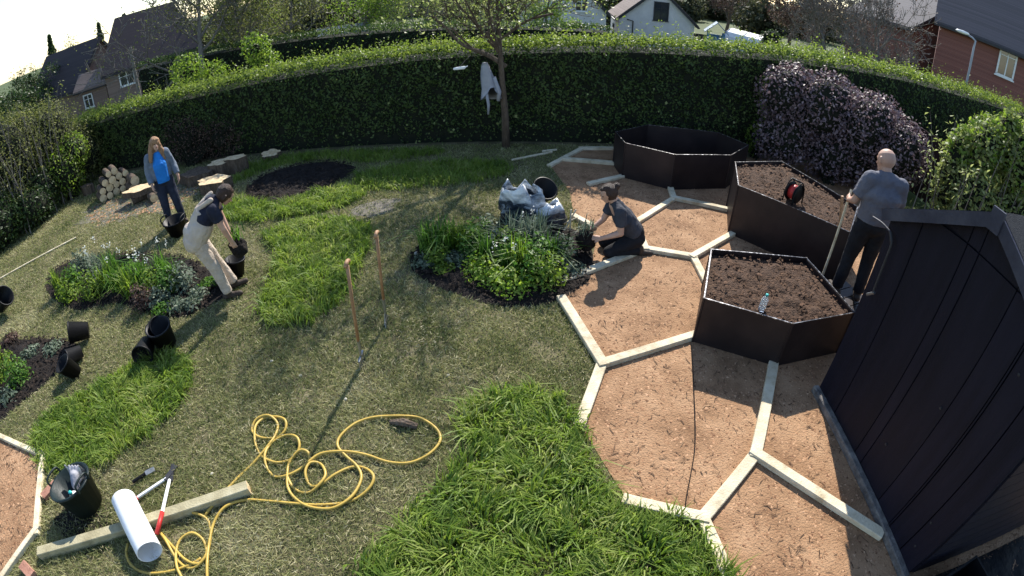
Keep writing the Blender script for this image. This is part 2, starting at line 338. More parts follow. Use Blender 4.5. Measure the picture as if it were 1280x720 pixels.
def catmull(pts, k=6):
    out = []; n = len(pts); pts = [Vector(p) for p in pts]
    for i in range(n - 1):
        p0, p1, p2, p3 = pts[max(i - 1, 0)], pts[i], pts[i + 1], pts[min(i + 2, n - 1)]
        for t in range(k):
            u = t / k; out.append(.5 * ((2 * p1) + (p2 - p0) * u + (2 * p0 - 5 * p1 + 4 * p2 - p3) * u * u + (3 * p1 - p0 - 3 * p2 + p3) * u ** 3))
    out.append(pts[-1]); return out
def mound(name, poly, z0, amp, rough, m, parent=None, rings=14, per=6, ragged=0.0):
    b = []; n = len(poly)
    for i in range(n):
        p, q = Vector(poly[i][:2]), Vector(poly[(i + 1) % n][:2])
        for t in range(per): b.append(p.lerp(q, t / per))
    c = sum(b, Vector((0, 0))) / len(b); V = []; F = []; k = len(b)
    for r in range(rings):
        t = 1 - r / rings
        for i, p in enumerate(b):
            q = c + (p - c) * t * (1 + (ragged * mn.noise(Vector((p.x * 5, p.y * 5, 1))) if r == 0 else 0))
            e = min(1, (1 - t) * 3.0 + .02)
            z = z0 + amp * e + rough * e * (mn.noise(Vector((q.x * 6, q.y * 6, 3))) + .7 * mn.noise(Vector((q.x * 17, q.y * 17, 7))))
            V.append((q.x, q.y, z if r else z0))
    V.append((c.x, c.y, z0 + amp)); L = len(V) - 1
    for r in range(rings - 1):
        for i in range(k): F.append((r * k + i, r * k + (i + 1) % k, (r + 1) * k + (i + 1) % k, (r + 1) * k + i))
    for i in range(k): F.append(((rings - 1) * k + i, (rings - 1) * k + (i + 1) % k, L))
    me = bpy.data.meshes.new(name); me.from_pydata(V, [], F); return link(name, me, m, parent, True)

# ------------------------------------------------------------------ ground, lawn, path
def zt(x, y):
    d = math.hypot(x, y); a = math.atan2(x, y); f = 1.0 if a < .3 else max(.15, 1 - (a - .3) / .3)
    return -f * min(3.2, .1 * max(0, d - 14.5))
rad = [0.01, 4, 9, 13, 14.5, 17, 20, 24, 28, 33, 40, 50, 65, 90, 150, 300, 900]; V = []; F = []; S = 72
for r in rad:
    for j in range(S):
        a = 2 * math.pi * j / S; x, y = r * math.sin(a), r * math.cos(a)
        V.append((x, y, zt(x, y) - .012 + (0.0 if r < 15 else .15 * mn.noise(Vector((x * .1, y * .1, 0))))))
for i in range(len(rad) - 1):
    for j in range(S): F.append((i * S + j, i * S + (j + 1) % S, (i + 1) * S + (j + 1) % S, (i + 1) * S + j))
me = bpy.data.meshes.new('ground'); me.from_pydata(V, [], F)
tag(link('ground', me, M['land'], None, True), 'rough green land sloping away beyond the hedges', kind='structure')
lawn_poly = [(-13, -2), (8, -2), (8, 12), (-13, 12)]
me = bpy.data.meshes.new('lawn'); me.from_pydata([(x, y, 0) for x, y in lawn_poly], [], [(0, 1, 2, 3)])
tag(link('lawn', me, M['lawn']), 'mown patchy lawn, dry and straw coloured in places', kind='structure')

path_poly = [p[:2] for p in gpl([(688, 208), (727, 187), (764, 186)])] + [(3.0, 10.0), (7.6, 10.0), (7.6, -0.6)] + \
    [p[:2] for p in gpl([(925, 765), (877, 648), (785, 629), (725, 531), (752, 457), (703, 378), (691, 357), (738, 338), (745, 300), (718, 274), (712, 240)])]
path2_poly = [p[:2] for p in gpl([(-70, 525), (0, 545), (56, 571), (48, 665), (5, 725), (-60, 790)])]
def sheet(name, poly, z, m, label):
    bm = bmesh.new(); f = bm.faces.new([bm.verts.new((p[0], p[1], z)) for p in poly]); bm.normal_update()
    if f.normal.z < 0: f.normal_flip()
    bmesh.ops.triangulate(bm, faces=[f]); me = bpy.data.meshes.new(name); bm.to_mesh(me); bm.free()
    return tag(link(name, me, m), label, kind='structure')
sheet('path', path_poly, .006, M['path'], 'path of brown bark and sand between the timber hexagons by the shed')
sheet('path', path2_poly, .006, M['path'], 'corner of a brown bark path beside the green black tub')
P = np.concatenate([scatter(path_poly, 700), scatter(path2_poly, 900)]); d = np.hypot(P[:, 0], P[:, 1]); P = P[d < 9]; P[:, 2] = .008
tag(clods('bark_chips', P, rng.uniform(.010, .034, len(P)), M['chip'], None, .35), 'loose brown bark chips strewn over the path', 'bark', kind='stuff')

P = np.concatenate([scatter(path_poly, 170), scatter(path2_poly, 250)]); P = P[wob(P[:, 0] * 2, P[:, 1] * 2, 1, 6) + .5 * rng.normal(size=len(P)) > .05]; n = len(P); a = rng.uniform(0, 6.283, n); L = rng.uniform(.012, .05, n)[:, None]
d3 = np.stack([np.cos(a), np.sin(a), 0 * a], 1); s3 = np.stack([-np.sin(a), np.cos(a), 0 * a], 1) * rng.uniform(.0015, .005, n)[:, None]; P[:, 2] = .013; bend = s3 * rng.normal(size=(n, 1)) * 3
V = np.stack([P - d3 * L - s3, P + bend - s3, P + d3 * L - s3 * .4, P + d3 * L + s3 * .4, P + bend + s3, P - d3 * L + s3], 1).reshape(-1, 3)
tag(np_mesh('bark_fibres', V, np.arange(6 * n), np.full(n, 6), M['fibre']), 'dark fibres and twigs trodden into the bark path', 'bark', kind='stuff')
def edging(name, segs, label, wd=.105):
    e = empty(name, gp(*segs[0][0]), 0, label, 'edging', 'timber edgings round the paths')
    o0 = e.location
    for i, (a, b) in enumerate(segs):
        pa, pb = gp(*a), gp(*b); d = (pb - pa).normalized()
        z = .016 + .0012 * ((i * 8) % 21)
        mb = MB(); mb.bar(Vector((pa.x, pa.y, z)) - o0 - d * .055, Vector((pb.x, pb.y, z)) - o0 + d * .055, wd * random.uniform(.93, 1.07), .06, .006)
        mb.build('board', M['board'], e)
edging('path_edging', [((688, 208), (727, 187)), ((727, 187), (766, 187)), ((706, 201), (766, 206)), ((738, 231), (777, 222)), ((842, 250), (838, 238)), ((842, 250), (907, 264)),
    ((842, 250), (793, 281)), ((793, 281), (806, 313)), ((806, 313), (704, 352)), ((806, 313), (866, 323)), ((866, 323), (913, 296)), ((866, 323), (884, 358)), ((752, 457), (869, 421)),
    ((703, 378), (752, 457)), ((752, 457), (725, 531)), ((785, 629), (877, 650)), ((877, 650), (943, 570)), ((943, 570), (966, 455)), ((943, 570), (1094, 668)), ((877, 650), (918, 745)), ((718, 273), (740, 285))],
    'pale sawn boards framing the hexagonal path by the raised planters')
edging('path_edging', [((-30, 532), (56, 571)), ((56, 571), (48, 665)), ((48, 665), (-5, 740))], 'pale sawn boards edging the path corner beside the tub', .07)

# beds of soil
BEDS = {'a': [(58, 362), (72, 335), (110, 322), (165, 318), (230, 322), (272, 345), (292, 362), (235, 396), (190, 395), (150, 380), (92, 388)],
        'b': [(-50, 440), (0, 428), (60, 424), (98, 433), (70, 468), (15, 515), (-50, 560)],
        'c': [(512, 330), (525, 308), (560, 292), (630, 285), (700, 283), (730, 298), (745, 338), (705, 374), (640, 385), (580, 372), (532, 352)],
        'd': [(306, 242), (335, 217), (395, 203), (430, 205), (445, 213), (410, 234), (345, 254)]}
BL = {'a': 'dug soil bed full of plants beside the person in cream overalls', 'b': 'dug strip of dark soil beside the fallen black pots',
      'c': 'rounded bed of black soil beside the kneeling person', 'd': 'bare bed of black soil behind the bright grass strip'}
bedw = {}
for k, pts in BEDS.items():
    w_ = [tuple(p[:2]) for p in gpl(pts)]; w_ = [tuple(p) for p in smooth_poly([Vector((a, b, 0)) for a, b in w_], 3)]; bedw[k] = w_
    tag(mound('soil_bed', w_, .004, .05, .045, M['soil'], None, 16, 3, .02), BL[k], kind='structure')
    P = scatter(w_, 420, .055); P[:, 2] += rng.uniform(-.02, .02, len(P)); q = tag(clods('soil_clods', P, rng.uniform(.02, .07, len(P)), M['clod']), 'loose dark clods on the ' + BL[k], 'soil', kind='stuff')
PATCH = [([(440, 262), (470, 250), (500, 250), (480, 268), (450, 272)], 'dirt', 'worn grey bare patch of lawn behind the mounded grass'), ([(110, 262), (150, 247), (200, 238), (250, 232), (215, 262), (165, 270), (120, 283)], 'dirt', 'trampled patch of wood chips beside the log pile'),
         ([(70, 640), (110, 632), (140, 660), (110, 690), (75, 670)], 'soil', 'dark bare scrape of earth under the tub')]
patchw = []
for pts, mk, lab in PATCH:
    w_ = [tuple(p) for p in smooth_poly([Vector((*p[:2], 0)) for p in gpl(pts)], 3)]; patchw.append(w_)
    tag(mound('bare_earth', w_, .004, .004, .010, M[mk], None, 6, 3, .6), lab, kind='structure')
P = scatter(patchw[1], 160, .012); tag(clods('wood_chips', P, rng.uniform(.03, .10, len(P)), M['chip'], None, .3), 'scattered wood chips on the bare ground by the logs', 'wood chips', kind='stuff')

# lawn blades and tall grass
TALL = [([(275, 262), (300, 250), (345, 257), (400, 240), (432, 236), (458, 242), (420, 262), (335, 276), (285, 277)], .17, 5200, 'strip of bright long grass in front of the bare black bed', 'lf_tall'),
        ([(445, 222), (500, 208), (560, 204), (625, 204), (640, 215), (600, 228), (520, 236), (460, 240)], .16, 2600, 'line of long shaded grass in front of the dark hedge', 'lf_tall'),
        ([(290, 232), (320, 205), (390, 193), (470, 190), (560, 190), (470, 204), (400, 200), (330, 215)], .15, 2200, 'long shaded grass behind the bare black bed', 'lf_tall'),
        ([(330, 296), (370, 279), (430, 275), (462, 287), (458, 320), (432, 368), (398, 402), (352, 411), (328, 394), (336, 352), (350, 322)], .16, 5200, 'mounded island of bright long grass beside the garden fork', 'lf_tall'),
        ([(42, 550), (68, 512), (130, 482), (172, 452), (222, 444), (243, 462), (226, 508), (172, 556), (125, 584), (62, 592)], .15, 5200, 'ragged patch of bright long grass behind the tub', 'lf_tall'),
        ([(466, 740), (500, 660), (545, 612), (590, 566), (574, 522), (612, 498), (665, 489), (715, 512), (726, 552), (752, 600), (786, 638), (868, 655), (893, 700), (905, 750)], .17, 6500, 'big patch of bright long grass beside the hexagonal path', 'lf_tall')]
for pts, h, dens, lab, mk in TALL:
    w_ = [tuple(p) for p in smooth_poly([Vector((*p[:2], 0)) for p in gpl(pts)], 3)]
    P = scatter(w_, dens * .72); cl = wob(P[:, 0] * 5, P[:, 1] * 5, 1.6, 8) + .35 * rng.normal(size=len(P)); P = P[cl > -.42]; P[:, :2] += rng.normal(size=(len(P), 2)) * .045 * (rng.uniform(size=(len(P), 1)) < .5); e = .55 + .45 * wob(P[:, 0] * 3, P[:, 1] * 3) + .35 * rng.normal(size=len(P)) * .5
    hh = np.clip(h * (.55 + .55 * e), .03, h * 1.9) * rng.choice([1, 1, .6, 1.25], len(P))
    lay = np.stack([.55 * np.sin(P[:, 0] * 9 + 3 * np.sin(P[:, 1] * 7)), .55 * np.sin(P[:, 1] * 11 + 2 * np.sin(P[:, 0] * 8)), 0 * hh], 1)
    tag(blades('grass', P, hh, rng.uniform(.006, .021, len(P)), M[mk], None, .7, lay), lab, 'grass', kind='stuff')
X = rng.uniform(-11.8, 4, 1250000); Y = rng.uniform(.15, 10.2, 1250000); d = np.hypot(X, Y)
k = rng.uniform(size=len(X)) < np.clip(3.6 / (d + .1), .16, 1) ** 1.25
az = np.abs(np.arctan2(X, Y)); k &= (az < R(86))
for pl in [path_poly, path2_poly] + [bedw[q] for q in 'bcd']: k &= ~inpoly(X, Y, pl)
k &= ~(inpoly(X, Y, bedw['a']))
thin = np.zeros(len(X), bool)
for pl in patchw: thin |= inpoly(X, Y, pl)
k &= ~(thin & (rng.uniform(size=len(X)) < .55))
bare = wob(X * 2.2, Y * 2.2, 1.0, 2.0) + .5 * rng.normal(size=len(X)); k &= bare > -.75
X, Y, d = X[k], Y[k], d[k]; n = len(X)
hh = rng.uniform(.018, .055, n) * (1 + .35 * wob(X * 3, Y * 3, 1, 5)); a = rng.uniform(0, 6.283, n); ww = .0045 + .0011 * d
s = np.stack([np.cos(a), np.sin(a), 0 * a], 1) * (ww / 2)[:, None]; tp = np.stack([rng.normal(size=n) * .8 * hh, rng.normal(size=n) * .8 * hh, hh], 1)
B = np.stack([X, Y, np.full(n, .001)], 1)
V = np.stack([B - s, B + s, B + tp], 1).reshape(-1, 3)
tag(np_mesh('grass', V, np.arange(3 * n), np.full(n, 3), M['lf_lawn']), 'short mown grass of the lawn', 'grass', kind='stuff')

P = scatter([(-9, 1), (2.5, .8), (2.2, 9), (-9, 8.5)], 520)
for pl in [path_poly, path2_poly] + [bedw[q] for q in 'abcd']: P = P[~inpoly(P[:, 0], P[:, 1], pl)]
P = P[wob(P[:, 0] * 1.3, P[:, 1] * 1.3, 1, 3) + .6 * rng.normal(size=len(P)) > 0]; n = len(P); a = rng.uniform(0, 6.283, n); L = rng.uniform(.008, .026, n)[:, None]; d3 = np.stack([np.cos(a), np.sin(a), rng.normal(size=n) * .25], 1); s3 = np.stack([-np.sin(a), np.cos(a), 0 * a], 1) * .0022; P[:, 2] = rng.uniform(.02, .04, n)
V = np.stack([P - d3 * L - s3, P - d3 * L + s3, P + d3 * L + s3 + [0, 0, .004], P + d3 * L - s3], 1).reshape(-1, 3)
tag(np_mesh('grass_clippings', V, np.arange(4 * n), np.full(n, 4), M['straw']), 'dry straw coloured clippings scattered over the lawn', 'clippings', kind='stuff')

# ------------------------------------------------------------------ raised planters
def planter(pts, h, label, soil_drop=.07, soil=True):
    c = sum((Vector(p) for p in pts), Vector((0, 0))) / len(pts); e = empty('raised_planter', (c.x, c.y, 0), 0, label, 'planter', 'dark hexagonal raised planters')
    q = [Vector(p) - c for p in pts]; n = len(q); ar = sum(q[i].x * q[(i + 1) % n].y - q[(i + 1) % n].x * q[i].y for i in range(n))
    if ar < 0: q.reverse()
    for i in range(n):
        a, b = q[i], q[(i + 1) % n]; d = (b - a).normalized(); o = Vector((d.y, -d.x)) ; L = (b - a).length; k = max(4, int(L / .045)) // 2 * 2
        mb = MB(); V = []; t = .012                                     # slightly corrugated sheet
        ns = max(6, int(L / .05))
        for s in range(ns + 1):
            p = a + d * (L * s / ns); w2 = .006 * math.sin(s * math.pi)
            for off, z in ((o * (.002 + w2), .0), (o * (.002 + w2), h), (o * (-t), h), (o * (-t), 0)): V.append((p.x + off.x, p.y + off.y, z))
        F = [(s * 4 + j, s * 4 + (j + 1) % 4, s * 4 + 4 + (j + 1) % 4, s * 4 + 4 + j) for s in range(ns) for j in range(4)] + [(3, 2, 1, 0), tuple(ns * 4 + j for j in range(4))]
        mb.add(V, F); pn = mb.build('panel', M['planter'], e)
        r = MB(); r.bar((a.x, a.y, h + .004), (b.x, b.y, h + .004), .011, .010); r.build('rim', M['rimd'], pn)
        cp = MB(); cp.tube([(a.x, a.y, 0), (a.x, a.y, h + .012)], .014, 8); cp.build('corner_post', M['planter'], e)
    if not soil: return e
    ins = [v * .985 for v in q]
    sm = mound('soil', [(v.x, v.y) for v in ins], h - soil_drop, .035, .05, M['soilw'], e, 22, 12)
    P = scatter([(v.x * .97, v.y * .97) for v in ins], 420, h - soil_drop + .035); P[:, 2] += rng.uniform(-.02, .02, len(P))
    clods('soil_clods', P, rng.uniform(.02, .06, len(P)), M['clodw'], sm)['kind'] = 'stuff'
    return e
M['rimd'] = pm('glint_rim', [(.03, .03, .035), (.08, .08, .09), (.6, .6, .62)], 22, 0.35, 0.0, metal=0.8)  # bright flecks put the glints along the edges into the colour
planter([tuple(gp(*p, .58)[:2]) for p in [(889, 312), (1008, 323), (1068, 391), (991, 405), (880, 373)]], .58, 'lower dark steel planter of brown compost with a water bottle on it')
planter([tuple(gp(*p, .80)[:2]) for p in [(919, 203), (977, 202), (1072, 259), (1063, 291), (923, 232)]], .80, 'tall dark steel planter of brown compost with a cable reel on it')
planter([(1.93, 9.12), (1.98, 8.47), (2.76, 7.98), (3.89, 8.16), (4.55, 8.85), (4.15, 9.5), (2.7, 9.7)], .66, 'empty dark planter standing in shade against the back hedge', 0, False)

# ------------------------------------------------------------------ shed
SX, SY0, SY1, EV, AP = 3.14, 0.95, 3.12, 2.08, 2.63; SYM = (SY0 + SY1) / 2
def zr(y): return EV + (AP - EV) * (1 - abs(y - SYM) / ((SY1 - SY0) / 2))
def yj(px, py): r = ray(px, py); return SX / r.x * r.y
shed = empty('garden_shed', (SX, SYM, 0), 0, 'black stained timber shed with a shallow gable roof', 'shed')
so_ = Vector((SX, SYM, 0))
def prism_x(mb, yz, x0, x1):
    n = len(yz); V = [(x0, y, z) for y, z in yz] + [(x1, y, z) for y, z in yz]
    mb.add(V, [tuple(range(n)), tuple(range(2 * n - 1, n - 1, -1))] + [(i, i + n, (i + 1) % n + n, (i + 1) % n) for i in range(n)])
wl = MB(); prism_x(wl, [(SY0 - SYM + .012, .05), (SY1 - SYM - .012, .05), (SY1 - SYM - .012, EV - .02), (0, AP - .02), (SY0 - SYM + .012, EV - .02)], .03, 2.1); wl.build('carcass', M['shed'], shed)
js = sorted([SY1, yj(1115, 375), yj(1128, 470), yj(1146, 470), yj(1205, 480), yj(1250, 478), 1.42, 1.18, SY0])
for i in range(len(js) - 1):
    a, b = js[i] + .006, js[i + 1] - .006
    for lo, hi in ((.09, 2.292), (2.308, None)):
        za, zb = zr(a) - .01, zr(b) - .01
        top = [(b, zb), (a, za)] if not (a < SYM < b) else [(b, zb), (SYM, AP - .01), (a, za)]
        if hi is not None: top = [(y, min(z, hi)) for y, z in top]
        if min(z for y, z in top) < lo + .02: 
            if max(z for y, z in top) < lo + .02: continue
            top = [(y, max(z, lo + .004)) for y, z in top]
        dx = random.uniform(-.006, .004)
        mb = MB(); prism_x(mb, [(y - SYM, z) for y, z in [(a, lo), (b, lo)] + top], dx, .026); mb.build('plank', M['shed'], shed)
y = .13
for side, yy in ((-1, SY0), (1, SY1)):
    z = .09
    while z < EV - .05:
        mb = MB(); mb.box((1.065, yy - SYM + side * .0, z + .07), (2.07, .022, .135)); mb.build('plank', M['shed'], shed); z += .142
for side in (-1, 1):
    ye = (SY1 - SYM + .06) * side; zE = zr(SY1) - .03
    rf = MB(); rf.add([(-.05, 0, AP + .012), (2.2, 0, AP + .012), (2.2, ye, zE + .012), (-.05, ye, zE + .012), (-.05, 0, AP + .03), (2.2, 0, AP + .03), (2.2, ye, zE + .03), (-.05, ye, zE + .03)],
        [(0, 1, 2, 3), (7, 6, 5, 4), (0, 4, 5, 1), (1, 5, 6, 2), (2, 6, 7, 3), (3, 7, 4, 0)]); r_ = rf.build('roof', M['felt'], shed)
    bb = MB(); bb.bar((-.062, ye * 1.0, zE - .03), (-.062, .0, AP - .03), .022, .10); bb.build('barge_board', M['shedtrim'], r_)
mb = MB(); mb.box((-.08, 0, AP - .035), (.02, .12, .16)); mb.build('finial_block', M['shedtrim'], shed)
mb = MB(); mb.bar((-.03, SY0 - SYM - .02, .045), (-.03, SY1 - SYM + .02, .045), .075, .085, .01); mb.build('base_sill', M['sill'] if 'sill' in M else M['shedtrim'], shed)
for yy, zz in ((1.15, .55), (1.1, .28), (1.35, 1.9), (2.0, .5), (1.75, 1.2)):
    mb = MB(); mb.lathe([(.0, -.012), (.012, -.012), (.012, .0), (0, .004)], 8, Matrix.Translation((-.008, yy - SYM, zz)) @ Matrix.Rotation(R(-90), 4, 'Y')); mb.build('bolt', M['darkframe'], shed)
# hooked bar hanging at the shed corner
e = empty('hooked_bar', (SX - .04, SY1, 1.2), 0, 'dark hooked metal bar hanging from the shed corner', 'metal bar')
k = lambda px, py: (lambda r: Vector((0, 0, H)) + r * ((SX - .05) / r.x))(ray(px, py)) - e.location
mb = MB(); mb.tube(catmull([k(1091, 271), k(1103, 279), k(1113, 290)], 5), .009, 8); mb.build('arm', M['shedtrim'], e)
mb = MB(); mb.tube(catmull([k(1113, 290), k(1114, 305), k(1108, 322), k(1099, 345), k(1091, 366)], 5), [.014] * 5 + [.010] * 16, 8); mb.build('shaft', M['darkframe'], e)
mb = MB(); mb.tube([k(1093, 366), k(1084, 368)], .014, 8); mb.build('tip', M['rim'], e)
tag(mound('dark_sheet', [(3.02, .86), (4.9, .86), (4.9, -.4), (3.02, -.4)], .008, .012, .03, M['sheet'], None, 12, 10), 'black sheet added to darken the shaded ground beside the shed', 'shade sheet')  # added only to make the ground by the shed as dark as shade
# black crate with metal fittings beside the shed
cr = empty('black_crate', (3.42, .55, .03), R(8), 'black plastic crate of small metal fittings beside the shed', 'crate')
for c, s in (((0, 0, .02), (.6, .4, .03)), ((0, -.2, .16), (.6, .02, .3)), ((0, .2, .16), (.6, .02, .3)), ((-.31, 0, .16), (.02, .42, .3)), ((.31, 0, .16), (.02, .42, .3))):
    mb = MB(); mb.box(c, s); mb.build('side', M['black'], cr)
for i in range(4):
    mb = MB(); mb.lathe([(0, 0), (.018, 0), (.02, .02), (.01, .03), (.01, .055), (0, .055)], 8)
    o = mb.build('metal_fitting', M['steel'], None, True); o.location = (3.28 + .05 * i + random.uniform(-.02, .02), .5 + random.uniform(-.12, .12), .04); tag(o, 'small bright metal fitting lying in the black crate', 'fitting', 'metal fittings in the crate')
# ------------------------------------------------------------------ hedges, shrubs, trees
def hedge(name, label, pts, half, hf, dens, ls, m_side, m_top, z0=0.0, topd=1.3, back=.25, group=None, sprig=.12):
    e = empty(name, (*pts[0], z0), 0, label, 'hedge', group); o = np.array([pts[0][0], pts[0][1], z0])
    Ps, Ns, Pt, Nt = [], [], [], []; core = []
    for i in range(len(pts) - 1):
        a, b = np.array(pts[i], float), np.array(pts[i + 1], float); L = np.linalg.norm(b - a); d = (b - a) / L; s = np.array([d[1], -d[0]])
        for side, q in ((1, 1.0), (-1, back)):
            n = int(L * 2.1 * dens * q); u = rng.uniform(0, L, n); X = a[0] + d[0] * u; Y = a[1] + d[1] * u; hh = hf(X, Y)
            v = rng.uniform(0, 1.04, n) ** .85; z = v * hh; kp = (z > .42) | (rng.uniform(size=n) < .25 + z); u, X, Y, hh, v, z = u[kp], X[kp], Y[kp], hh[kp], v[kp], z[kp]; n = len(z)
            off = half * (1 - .28 * np.clip((v - .85) / .15, 0, 1)) + .13 * wob(u * 2 + z, z * 2.5, 1.2, i + side) + .05 * wob(u * 7, z * 8, 1.2, i) - np.abs(rng.normal(size=n)) * .07 - .10 * np.clip(.5 - z, 0, .5)
            Ps.append(np.stack([X + s[0] * off * side, Y + s[1] * off * side, z], 1)); Ns.append(np.tile([s[0] * side, s[1] * side, .25], (n, 1)))
        n = int(L * half * 2 * dens * topd); u = rng.uniform(-.1, L + .1, n); v = rng.uniform(-half, half, n); X = a[0] + d[0] * u + s[0] * v; Y = a[1] + d[1] * u + s[1] * v
        z = hf(X, Y) + .06 * wob(u * 2.4, v * 3, 1, i) + np.abs(rng.normal(size=n)) * sprig * (.35 + .9 * np.clip(wob(u * 3.1, v * 2, 1.3, i + 4), 0, 1)) - .06 - .22 * np.clip(np.abs(v) / half - .7, 0, 1)
        Pt.append(np.stack([X, Y, z], 1)); Nt.append(np.tile([0, 0, 1.0], (n, 1)))
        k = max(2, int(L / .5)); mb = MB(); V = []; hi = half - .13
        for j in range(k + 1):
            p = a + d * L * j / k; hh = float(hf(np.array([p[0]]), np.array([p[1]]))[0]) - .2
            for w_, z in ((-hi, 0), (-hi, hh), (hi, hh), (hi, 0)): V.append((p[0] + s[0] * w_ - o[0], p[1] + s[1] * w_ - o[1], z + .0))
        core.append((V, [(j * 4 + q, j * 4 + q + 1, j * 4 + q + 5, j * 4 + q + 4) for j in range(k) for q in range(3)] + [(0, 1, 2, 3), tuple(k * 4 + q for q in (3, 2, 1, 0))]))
    P = np.concatenate(Ps); P[:, :2] -= o[:2]; leaves('foliage', P, np.concatenate(Ns), rng.uniform(.6, 1.25, len(P)) * ls, m_side, e, .55, .75)
    P = np.concatenate(Pt); P[:, :2] -= o[:2]; leaves('top_growth', P, np.concatenate(Nt), rng.uniform(.6, 1.25, len(P)) * ls, m_top, e, .5, 1.1)  # top leaves get the lighter material, light from above in their colour
    mb = MB()
    for V, F in core: mb.add(V, F)
    mb.build('stems', M['core'], e)  # solid filler block, dark in place of the shaded inside
    return e
hb = lambda X, Y: np.interp(X, [-12, -7, -5, 0, 4, 6, 10, 18], [1.55, 1.75, 1.86, 2.08, 2.28, 2.42, 2.5, 2.5])
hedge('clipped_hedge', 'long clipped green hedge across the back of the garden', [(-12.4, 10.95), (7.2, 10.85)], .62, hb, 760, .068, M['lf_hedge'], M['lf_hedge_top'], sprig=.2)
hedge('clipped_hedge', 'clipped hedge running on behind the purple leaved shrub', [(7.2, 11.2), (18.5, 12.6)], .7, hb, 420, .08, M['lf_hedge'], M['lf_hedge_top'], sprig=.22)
def shoots(name, label, base, stems, hgt, spread, m, ls, per=34, cat='shrub', seed=1, bare=.12):
    rd = random.Random(seed); e = empty(name, base, 0, label, cat); mb = MB(); P = []; Nn = []
    for (x, y) in stems:
        h = hgt * rd.uniform(.6, 1.12); a = rd.uniform(0, 6.28); l = rd.uniform(.1, 1) * spread; p = [Vector((x, y, 0)), Vector((x + math.cos(a) * l * .35, y + math.sin(a) * l * .35, h * .55)), Vector((x + math.cos(a) * l, y + math.sin(a) * l, h))]
        c = catmull(p, 6); mb.tube(c, [.018 * (1 - i / 14) for i in range(len(c))], 4, False)
        for i in range(per):
            t = rd.uniform(bare, 1) * (len(c) - 1); q = c[int(t)].lerp(c[min(int(t) + 1, len(c) - 1)], t % 1); rr = (.05 + .16 * math.sin(min(1, (1 - t / len(c)) * 1.6) * 2.2)); d = Vector((rd.gauss(0, 1), rd.gauss(0, 1), rd.gauss(.2, .6))) * rr * .7; P.append(tuple(q + d)); Nn.append((d.x * 3, d.y * 3, .7))
    mb.build('stems', M['barkg'], e); leaves('foliage', P, Nn, np.array([rd.uniform(.6, 1.3) * ls for _ in P]), m, e, .5, .6); return e
h2 = lambda X, Y: np.interp(X, [-14, -7, 4], [2.75, 2.45, 2.2])
hedge('clipped_hedge', 'dark clipped hedge of the neighbouring plot behind the long hedge', [(-13.5, 16.2), (-7, 18.2), (3.5, 19.2)], .7, h2, 260, .09, M['lf_dark'], M['lf_hedge'], zt(-7, 17.5) - .1, 1.2)

M['lf_wood'] = leafm('far_wood_leaf', [(.03, .035, .018), (.055, .06, .028), (.085, .085, .045)], 0.2, 0.7)
def bush_leaves(blobs, dens, ls, shell=.3, up=.35):
    P, Nn, S = [], [], []
    for (c, r) in blobs:
        c, r = np.array(c, float), np.array(r, float); A = 4 * math.pi * ((r[0] * r[1]) ** 1.6 / 3 + (r[0] * r[2]) ** 1.6 / 3 + (r[1] * r[2]) ** 1.6 / 3) ** (1 / 1.6)
        n = int(A * dens); u = unit(rng.normal(size=(n, 3))); 
        t = 1 - np.abs(rng.normal(size=(n, 1))) * shell + .13 * wob(u[:, 0] * 4 + c[0] * 3, u[:, 2] * 4 + c[1] * 3, 1.5)[:, None]
        p = c + u * r * t; k = p[:, 2] > (.02 if c[2] < 4 and abs(c[1]) < 5 else -9); P.append(p[k]); Nn.append((u + [0, 0, up])[k])
    P = np.concatenate(P); return P, np.concatenate(Nn), rng.uniform(.55, 1.3, len(P)) * ls
def sph(mb, c, r, n=10, k=6):
    prof = [(math.sin(math.pi * i / k), -math.cos(math.pi * i / k)) for i in range(k + 1)]
    mb.lathe(prof, n, Matrix.Translation(c) @ Matrix.Diagonal((*r, 1)))
def bush(name, label, base, blobs, dens, ls, m, cat='shrub', group=None, core=.72, asp=.5, stems=8, m2=None):
    e = empty(name, base, 0, label, cat, group); P, Nn, S = bush_leaves(blobs, dens, ls); leaves('foliage', P, Nn, S, m, e, asp, .9)
    if m2 is not None:
        P, Nn, S = bush_leaves([(c, (r[0] * 1.04, r[1] * 1.04, r[2] * 1.04)) for c, r in blobs], dens * .35, ls, .12); k = P[:, 2] > np.median(P[:, 2]); leaves('young_leaves', P[k], Nn[k], S[k], m2, e, asp, .9)
    mb = MB()
    for c, r in blobs:
        if core: sph(mb, c, [q * core for q in r])  # solid dark filler standing for the shade within the shrub
    for i in range(stems):
        c, r = random.choice(blobs); a = random.uniform(0, 6.28); p1 = Vector(c) + Vector((math.cos(a) * r[0] * .6, math.sin(a) * r[1] * .6, r[2] * .5))
        mb.tube([(random.uniform(-.15, .15), random.uniform(-.15, .15), 0), (p1.x * .5, p1.y * .5, p1.z * .5), p1], [.025, .016, .006], 5)
    mb.build('stems', M['core'], e); return e
B3 = lambda px, py, z: gp(px, py, z)
